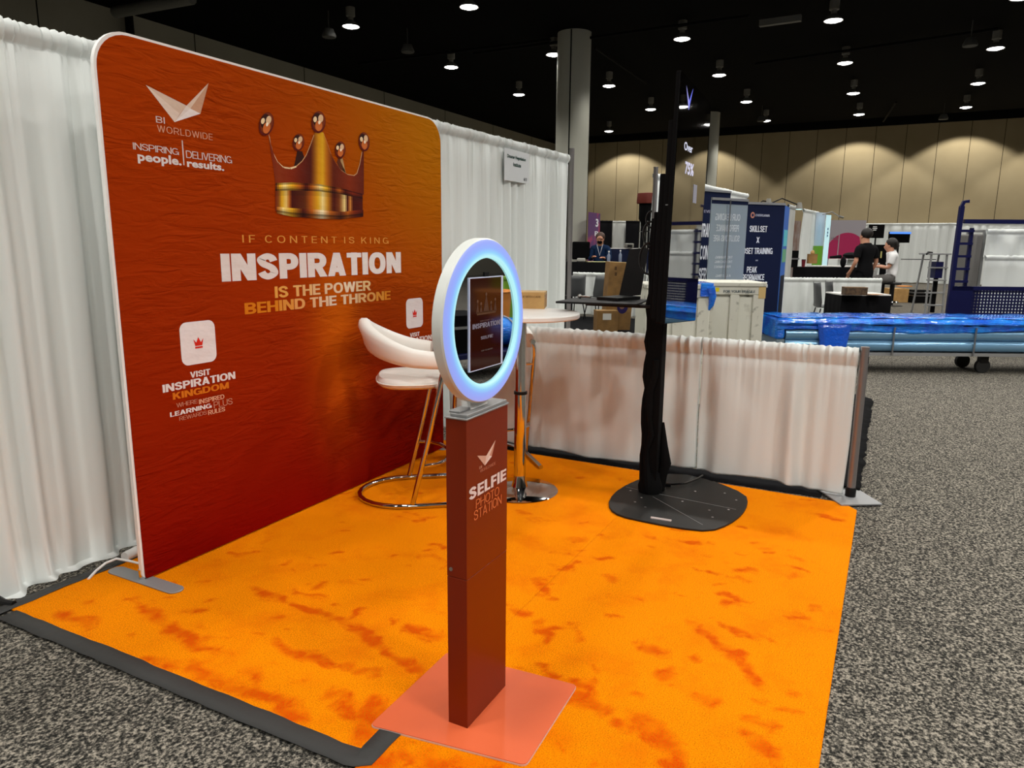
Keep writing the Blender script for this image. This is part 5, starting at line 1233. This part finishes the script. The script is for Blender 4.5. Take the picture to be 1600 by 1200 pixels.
# ---------------------------------------------------------------- trolley of tubes wrapped in blue film
a, b = Vector((4.44, -1.78, 0)), Vector((5.79, -4.42, 0)); ux = (b-a).normalized(); ang = math.atan2(ux.y, ux.x)
t = thing('roll_trolley', 'long trolley of pale tubes wrapped in blue film', 'trolley', a+ux*.05, ang)
LT_ = 5.3
obj('deck', MB().bx(.1, LT_, .0, .62, .215, .25), M['alu_matt'], t, local=True)
for k in range(6):
    yy, zz = ((.06, .33), (.06, .46), (.22, .33), (.36, .33), (.2, .48), (.36, .47))[k]
    obj('tube', MB().cyl((.1, yy, zz), (LT_, yy, zz), .068, n=16), M['roll'], t, local=True)
mb = MB(); rnd = random.Random(7); rows = []
for i in range(60):
    x = -.02+(LT_+.04)*i/59; row = []
    for yy, zz in ((-.02, .665), (-.035, .60), (-.012, .58), (.0, .545), (-.006, .52), (-.004, .505)): row.append((x, yy+rnd.uniform(-.006, .006), zz+rnd.uniform(-.006, .006)+(.02*math.sin(x*2.1+1) if zz < .55 else 0)))
    rows.append(row)
mb.grid(rows); obj('blue_film', mb, M['blue_wrap'], t, local=True, solid=.003)
top = MB(); rows = [[(-.02+(LT_+.04)*i/59, yy, .672+rnd.uniform(-.006, .006)) for yy in (-.025, .1, .25, .45, .62)] for i in range(60)]
top.grid(rows); obj('film_top', top, M['blue_wrap'], t, local=True, solid=.003)
obj('dark_edge', MB().bx(.1, LT_, -.012, .0, .575, .59), M['black_matt'], t, local=True)
for x0, x1, z0 in ((.46, .86, .27), (3.2, 3.6, .25), (4.3, 4.7, .25)):
    rows = [[(x0+(x1-x0)*u+(.1*(1-k/5))*(.5-u), -.022+rnd.uniform(-.008, .008), z0+(.6-z0)*k/5) for u in (0, .25, .5, .75, 1)] for k in range(6)]
    obj('film_sheet', MB().grid(rows), M['blue_thin'], t, local=True, solid=.002)
obj('film_end', MB().bx(-.03, .09, .0, .62, .40, .66), M['blue_wrap'], t, local=True, bevel=.03)
obj('end_block', MB().bx(.0, .09, .02, .6, .215, .40), mat('foam_grey', rgb(120, 136, 146), .7), t, local=True)
for x in (1.38, 2.35, 3.35, 4.4): obj('strap', MB().tube([(x, -.018, .22), (x-.005, -.022, .45), (x+.0, -.02, .56)], .012, 6), M['alu'], t, local=True)
for x in (.35, 2.55, 4.7):
    for y in (.1, .5):
        c = obj('caster', MB().lathe([(0, -.025), (.085, -.025), (.085, .025), (0, .025)], (x, y, .086), 18, Matrix.Rotation(1.5708, 3, 'X')), M['rubber'], t, local=True)
        obj('caster_fork', MB().bx(x-.05, x+.05, y-.035, y+.035, .13, .215), M['black'], c, local=True)
# black plastic lying along the next booth's edge
mb = MB(); rows = []; rnd = random.Random(2)
for i in range(50):
    x = .12+3.1*i/49; rows.append([(x, yy+rnd.uniform(-.012, .012), .012+zz+rnd.uniform(0, .012)) for yy, zz in ((-2.60, 0), (-2.68, .02), (-2.76, .03), (-2.84, .02), (-2.925, 0))])
tag(obj('black_plastic_sheet', MB().grid(rows), M['black_matt'], solid=.003), 'crumpled black plastic sheet on the floor behind the short grey post', 'sheet')
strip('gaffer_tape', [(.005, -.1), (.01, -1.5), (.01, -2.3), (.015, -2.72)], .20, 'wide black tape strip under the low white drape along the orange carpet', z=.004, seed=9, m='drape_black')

# ---------------------------------------------------------------- invented props across the aisle, added for the round mirror to reflect
t = thing('prop_cart', 'blue platform cart across the aisle, made up for the round mirror', 'cart', (2.6, -5.15, 0), .5)
obj('deck', MB().bx(-.8, .8, -.4, .4, .24, .30), M['steel_blue'], t, local=True, bevel=.01)
obj('handle', MB().tube([(-.78, -.35, .3), (-.86, -.35, 1.0), (-.86, .35, 1.0), (-.78, .35, .3)], .02, 8), M['steel_blue'], t, local=True)
for x in (-.65, .65):
    for y in (-.3, .3):
        c = obj('caster', MB().lathe([(0, -.03), (.1, -.03), (.1, .03), (0, .03)], (x, y, .1), 18, Matrix.Rotation(1.5708, 3, 'X')), M['rubber'], t, local=True)
        obj('caster_fork', MB().bx(x-.04, x+.04, y-.04, y+.04, .13, .24), M['alu_matt'], c, local=True)
R = .5
t = thing('prop_case', 'black flight case on the blue platform cart, made up for the round mirror', 'case', (2.45, -5.2, .30), R); obj('case_body', MB().bx(-.45, .15, -.3, .3, 0, .42), M['black_matt'], t, local=True); obj('case_edges', MB().bx(-.455, .155, -.305, .305, .27, .30), M['alu'], t, local=True)
t = thing('prop_bundle', 'blue wrapped bundle on the blue platform cart, made up for the round mirror', 'bundle', (2.95, -4.97, .30), R); obj('bundle_body', MB().ball((0, 0, .17), (.33, .26, .17), 16), M['blue_wrap'], t, local=True); obj('bundle_strap', MB().tube([(0, .27*math.cos(q), .17+.18*math.sin(q)) for q in [6.283*k/16 for k in range(16)]], .012, 6, closed=True), M['alu_matt'], t, local=True)
t = thing('prop_bin', 'orange bin beyond the blue platform cart, made up for the round mirror', 'bin', (4.9, -6.2, 0), .3); obj('bin_body', MB().lathe([(0, 0), (.22, 0), (.28, .8), (.26, .8), (.2, .05)], n=24), M['orange_box'], t, local=True); obj('bin_rim', MB().lathe([(.28, .78), (.3, .8), (.28, .82), (.26, .8)], n=24), M['orange_box'], t, local=True)
t = thing('prop_case', 'tall black flight case on casters across the aisle, made up for the round mirror', 'case', (1.6, -5.9, 0), .7); obj('case_body', MB().bx(-.4, .4, -.3, .3, .12, .85), M['black_matt'], t, local=True, bevel=.01); obj('case_edges', MB().bx(-.405, .405, -.305, .305, .60, .63), M['alu'], t, local=True)
for x in (-.33, .33):
    for y in (-.23, .23): obj('caster', MB().lathe([(0, -.025), (.06, -.025), (.06, .025), (0, .025)], (x, y, .06), 14, Matrix.Rotation(1.5708, 3, 'X')), M['rubber'], t, local=True)
t = thing('prop_crate', 'green crate beyond the blue platform cart, made up for the round mirror', 'crate', (5.55, -6.35, 0), .3); obj('crate_body', MB().bx(-.16, .16, -.15, .15, 0, .95), M['green'], t, local=True, bevel=.02); obj('crate_lid', MB().bx(-.17, .17, -.16, .16, .95, .99), M['green'], t, local=True)

# ---------------------------------------------------------------- people
def skin_body(name, J, E, rad, m, parent, sub=1):
    """a continuous tapering surface grown round a skeleton"""
    ks = list(J); me = bpy.data.meshes.new('skeleton'); me.from_pydata([J[k] for k in ks], [(ks.index(a), ks.index(b)) for a, b in E], [])
    o = bpy.data.objects.new('skeleton', me); COL.objects.link(o)
    o.modifiers.new('skin', 'SKIN').use_smooth_shade = True
    s = o.modifiers.new('subsurf', 'SUBSURF'); s.levels = sub; s.render_levels = sub
    for i, k in enumerate(ks):
        r = rad[k]; me.skin_vertices[0].data[i].radius = r if isinstance(r, tuple) else (r, r)
        me.skin_vertices[0].data[i].use_root = (i == 0)
    dg = bpy.context.evaluated_depsgraph_get(); dg.update()
    nm = bpy.data.meshes.new_from_object(o.evaluated_get(dg)); nm.name = name
    nm.materials.clear(); nm.materials.append(m)
    for p in nm.polygons: p.use_smooth = True; p.material_index = 0
    bpy.data.objects.remove(o)
    q = bpy.data.objects.new(name, nm); COL.objects.link(q); q.parent = parent
    return q
def person(label, loc, rz, J, hair, shirt, trousers, shirt_j, extra=None, hairlen=0):
    t = thing('person', label, 'person', loc, rz)
    J = dict(J); E = [('pelvis', 'waist'), ('waist', 'chest'), ('chest', 'neck'), ('neck', 'jaw'), ('jaw', 'brow'), ('brow', 'crown')]
    R = dict(pelvis=(.155, .115), waist=(.135, .10), chest=(.145, .095), neck=.058, jaw=(.074, .088), brow=(.086, .098), crown=(.066, .074))
    for s in 'lr':
        E += [('chest', 'sh'+s), ('sh'+s, 'el'+s), ('el'+s, 'wr'+s), ('wr'+s, 'pa'+s), ('pelvis', 'hip'+s), ('hip'+s, 'kn'+s), ('kn'+s, 'an'+s), ('an'+s, 'toe'+s)]
        R.update({'sh'+s: .056, 'el'+s: .043, 'wr'+s: .028, 'pa'+s: (.038, .02), 'hip'+s: .092, 'kn'+s: .06, 'an'+s: .042, 'toe'+s: .032})
        w = Vector(J['wr'+s]); d = (w-Vector(J['el'+s])).normalized(); J['pa'+s] = tuple(w+d*.065)
        sd = d.cross(Vector((0, 0, 1))); sd = sd.normalized() if sd.length > .1 else Vector((0, 1, 0))
        for k, (o_, ln) in enumerate(((-.026, .065), (-.009, .078), (.009, .073), (.026, .058))):
            a = Vector(J['pa'+s])+d*.03+sd*o_; J['f%d%s' % (k, s)] = tuple(a); J['g%d%s' % (k, s)] = tuple(a+d*ln*.6+Vector((0, 0, -.022)))
            E += [('pa'+s, 'f%d%s' % (k, s)), ('f%d%s' % (k, s), 'g%d%s' % (k, s))]; R['f%d%s' % (k, s)] = .009; R['g%d%s' % (k, s)] = .007
        a = w+d*.03-sd*.04; J['th'+s] = tuple(a); J['ti'+s] = tuple(a+d*.035-sd*.012); E += [('wr'+s, 'th'+s), ('th'+s, 'ti'+s)]; R['th'+s] = .012; R['ti'+s] = .008
    b = Vector(J['brow']); j = Vector(J['jaw']); nose = (b+j)/2+Vector((0, .105, -.005)); J['nose'] = tuple(nose); E.append(('jaw', 'nose')); R['nose'] = .012
    body = skin_body('body', J, E, R, M['skin'], t, 2)
    # clothes: the skin under them, lifted a little
    def wear(name, bones, m, lift):
        bs = [(a_, b_, Vector(J[a_]), Vector(J[b_])) for a_, b_ in E]
        keep = []
        for p in body.data.polygons:
            c = Vector(p.center); best = None
            for a_, b_, A_, B_ in bs:
                e_ = B_-A_; u = max(0, min(1, (c-A_).dot(e_)/e_.length_squared)); rr = R[a_]; rr = max(rr) if isinstance(rr, tuple) else rr; rq = R[b_]; rq = max(rq) if isinstance(rq, tuple) else rq
                d = (c-A_-e_*u).length-(rr+(rq-rr)*u)
                if best is None or d < best[0]: best = (d, a_+'-'+b_, u)
            if best[1] in bones and bones[best[1]][0] <= best[2] <= bones[best[1]][1]: keep.append(p)
        mb = MB(); vs = {}
        for p in keep:
            for i in p.vertices:
                if i not in vs: v = body.data.vertices[i]; vs[i] = mb.v(Vector(v.co)+Vector(v.normal)*lift)
            mb.face([vs[i] for i in p.vertices])
        return obj(name, mb, m, t, local=True, solid=-.006, sharp=80)
    up = {'pelvis-waist': (.0, 1), 'waist-chest': (0, 1), 'chest-neck': (0, .8)}; dn = {'pelvis-waist': (0, .35)}
    for q in 'lr':
        up['chest-sh'+q] = (0, 1); up['sh%s-el%s' % (q, q)] = (0, 1 if shirt_j == 'long' else .72); dn['pelvis-hip'+q] = (0, 1); up['pelvis-hip'+q] = (0, .25)
        if shirt_j == 'long': up['el%s-wr%s' % (q, q)] = (0, .92)
        dn['hip%s-kn%s' % (q, q)] = (0, 1); dn['kn%s-an%s' % (q, q)] = (0, .97)
    wear('trousers', dn, trousers, .010); wear('shirt', up, shirt, .018)
    for s in 'lr': obj('shoe', MB().ball(tuple((Vector(J['an'+s])+Vector(J['toe'+s]))/2+Vector((0, .02, -.01))), (.055, .14, .05), 12), M['black'], t, local=True)
    c = Vector(J['crown']); mb = MB(); mb.ball(c+Vector((0, -.03, -.045)), (.112, .115, .112), 16)
    if hairlen: mb.tube([c+Vector((0, -.07, -.02)), c+Vector((.01, -.12, -.12)), c+Vector((.02, -.10, -.12-hairlen))], [.07, .065, .03], 12)
    obj('hair', mb, hair, t, local=True)
    fm = Vector(J['brow'])
    ey = MB()
    for sx in (-.03, .03): ey.ball(fm+Vector((sx, .086, -.028)), (.012, .008, .007), 8)
    obj('eyes', ey, M['black'], t, local=True)
    obj('mouth', MB().ball(Vector(J['jaw'])+Vector((0, .078, -.012)), (.024, .008, .006), 8), mat('lips', rgb(150, 80, 74), .5) if 'lips' not in bpy.data.materials else bpy.data.materials['lips'], t, local=True)
    er = MB()
    for sx in (-1, 1): er.ball(fm+Vector((sx*.082, .0, -.04)), (.012, .022, .032), 8)
    obj('ears', er, M['skin'], t, local=True)
    if extra: extra(t, J)
    return t
STAND = dict(pelvis=(0, 0, .98), waist=(0, .0, 1.14), chest=(0, .01, 1.42), neck=(0, .03, 1.565), jaw=(0, .065, 1.64), brow=(0, .07, 1.735), crown=(0, .055, 1.815),
    shl=(-.2, 0, 1.48), ell=(-.29, -.04, 1.2), wrl=(-.25, .12, 1.0), shr=(.2, 0, 1.48), elr=(.27, -.02, 1.2), wrr=(.26, .1, .97),
    hipl=(-.1, 0, .93), knl=(-.12, .03, .5), anl=(-.13, -.02, .08), toel=(-.15, .16, .035), hipr=(.1, 0, .93), knr=(.12, .03, .5), anr=(.13, -.02, .08), toer=(.15, .16, .035))
p = sight(1350, 430, D=14.6); yawp = math.atan2(FW.y, FW.x)-math.pi/2
person('person in black standing with the back turned, arms hanging, beside a long black table', (p.x, p.y, 0), yawp+.35, STAND, M['hair_dark'], M['cloth_black'], M['cloth_black'], 'short')
SIT = dict(pelvis=(0, 0, .86), waist=(0, .02, 1.02), chest=(0, .05, 1.27), neck=(0, .08, 1.405), jaw=(0, .12, 1.47), brow=(0, .125, 1.56), crown=(0, .11, 1.635),
    shl=(-.18, .04, 1.33), ell=(-.23, .1, 1.07), wrl=(-.12, .34, 1.10), shr=(.18, .04, 1.33), elr=(.23, .1, 1.07), wrr=(.12, .34, 1.12),
    hipl=(-.1, .04, .84), knl=(-.13, .44, .82), anl=(-.12, .40, .40), toel=(-.13, .54, .36), hipr=(.1, .04, .84), knr=(.13, .44, .82), anr=(.12, .40, .40), toer=(.13, .54, .36))
p = sight(1395, 428, D=15.4)
person('person in white shirt and grey trousers sitting on a high stool, dark hair tied back', (p.x, p.y, 0), yawp+1.15, SIT, M['hair_dark'], M['cloth_white'], M['cloth_grey'], 'short', hairlen=.06)
t = thing('bar_stool', 'high black stool under the seated person in white', 'bar stool', (p.x, p.y, 0)); obj('seat', MB().lathe([(0, .72), (.18, .72), (.19, .745), (.17, .765), (0, .77)], (p.x, p.y, 0), 24), M['black'], t); obj('pole', MB().cyl((p.x, p.y, .02), (p.x, p.y, .72), .03), M['black'], t); obj('foot_disc', MB().lathe([(0, 0), (.2, 0), (.19, .02), (0, .025)], (p.x, p.y, 0), 24), M['black'], t); obj('foot_ring', MB().lathe([(.16, .33), (.175, .345), (.16, .36)], (p.x, p.y, 0), 24), M['chrome'], t)
def mask(t, J):
    j = Vector(J['jaw']); obj('face_mask', MB().ball(j+Vector((0, .045, .0)), (.066, .058, .055), 14), M['cloth_black'], t, local=True)
    b = Vector(J['brow']); g = MB(); g.tube([b+Vector((-.075, .03, -.03)), b+Vector((-.06, .088, -.03)), b+Vector((.06, .088, -.03)), b+Vector((.075, .03, -.03))], .006, 6); obj('glasses', g, M['black'], t, local=True)
    c = Vector(J['chest']); obj('lanyard', MB().tube([c+Vector((-.07, .10, .14)), c+Vector((-.01, .15, -.12)), c+Vector((.07, .10, .14))], .009, 6), mat('white_ribbon', rgb(200, 205, 215), .7), t, local=True)
p = sight(938, 400, D=17.3)
SIT2 = {k: (v[0], v[1], v[2]+.10) for k, v in SIT.items()}
person('person in a navy jacket with glasses and black face mask at a black table', (p.x, p.y, 0), yawp+math.pi-.25, SIT2, M['hair_brown'], M['cloth_navy'], M['cloth_black'], 'long', mask)
t = thing('bar_stool', 'dark high stool under the seated person with a mask', 'bar stool', (p.x, p.y, 0)); obj('seat', MB().lathe([(0, .82), (.18, .82), (.19, .845), (.17, .865), (0, .87)], (p.x, p.y, 0), 24), M['black'], t); obj('pole', MB().cyl((p.x, p.y, .02), (p.x, p.y, .82), .03), M['black'], t); obj('foot_disc', MB().lathe([(0, 0), (.2, 0), (.19, .02), (0, .025)], (p.x, p.y, 0), 24), M['black'], t)
q = sight(908, 385, D=17.2); t = thing('office_chair', 'black office chair left of the seated person with a mask', 'chair', (q.x, q.y, 0)); obj('backrest', MB().box((q.x, q.y, 1.36), (.42, .08, .42), FA), M['black_matt'], t, bevel=.03); obj('seat', MB().box((q.x+.15, q.y+.1, .9), (.45, .45, .08), FA), M['black_matt'], t, bevel=.02); obj('pole', MB().cyl((q.x+.15, q.y+.1, .05), (q.x+.15, q.y+.1, .88), .03), M['black'], t); obj('back_support', MB().cyl((q.x+.02, q.y+.02, .88), (q.x, q.y, 1.2), .02), M['black'], t); obj('foot_star', MB().lathe([(0, .05), (.28, .02), (.28, 0), (0, 0)], (q.x+.15, q.y+.1, 0), 10), M['black'], t)
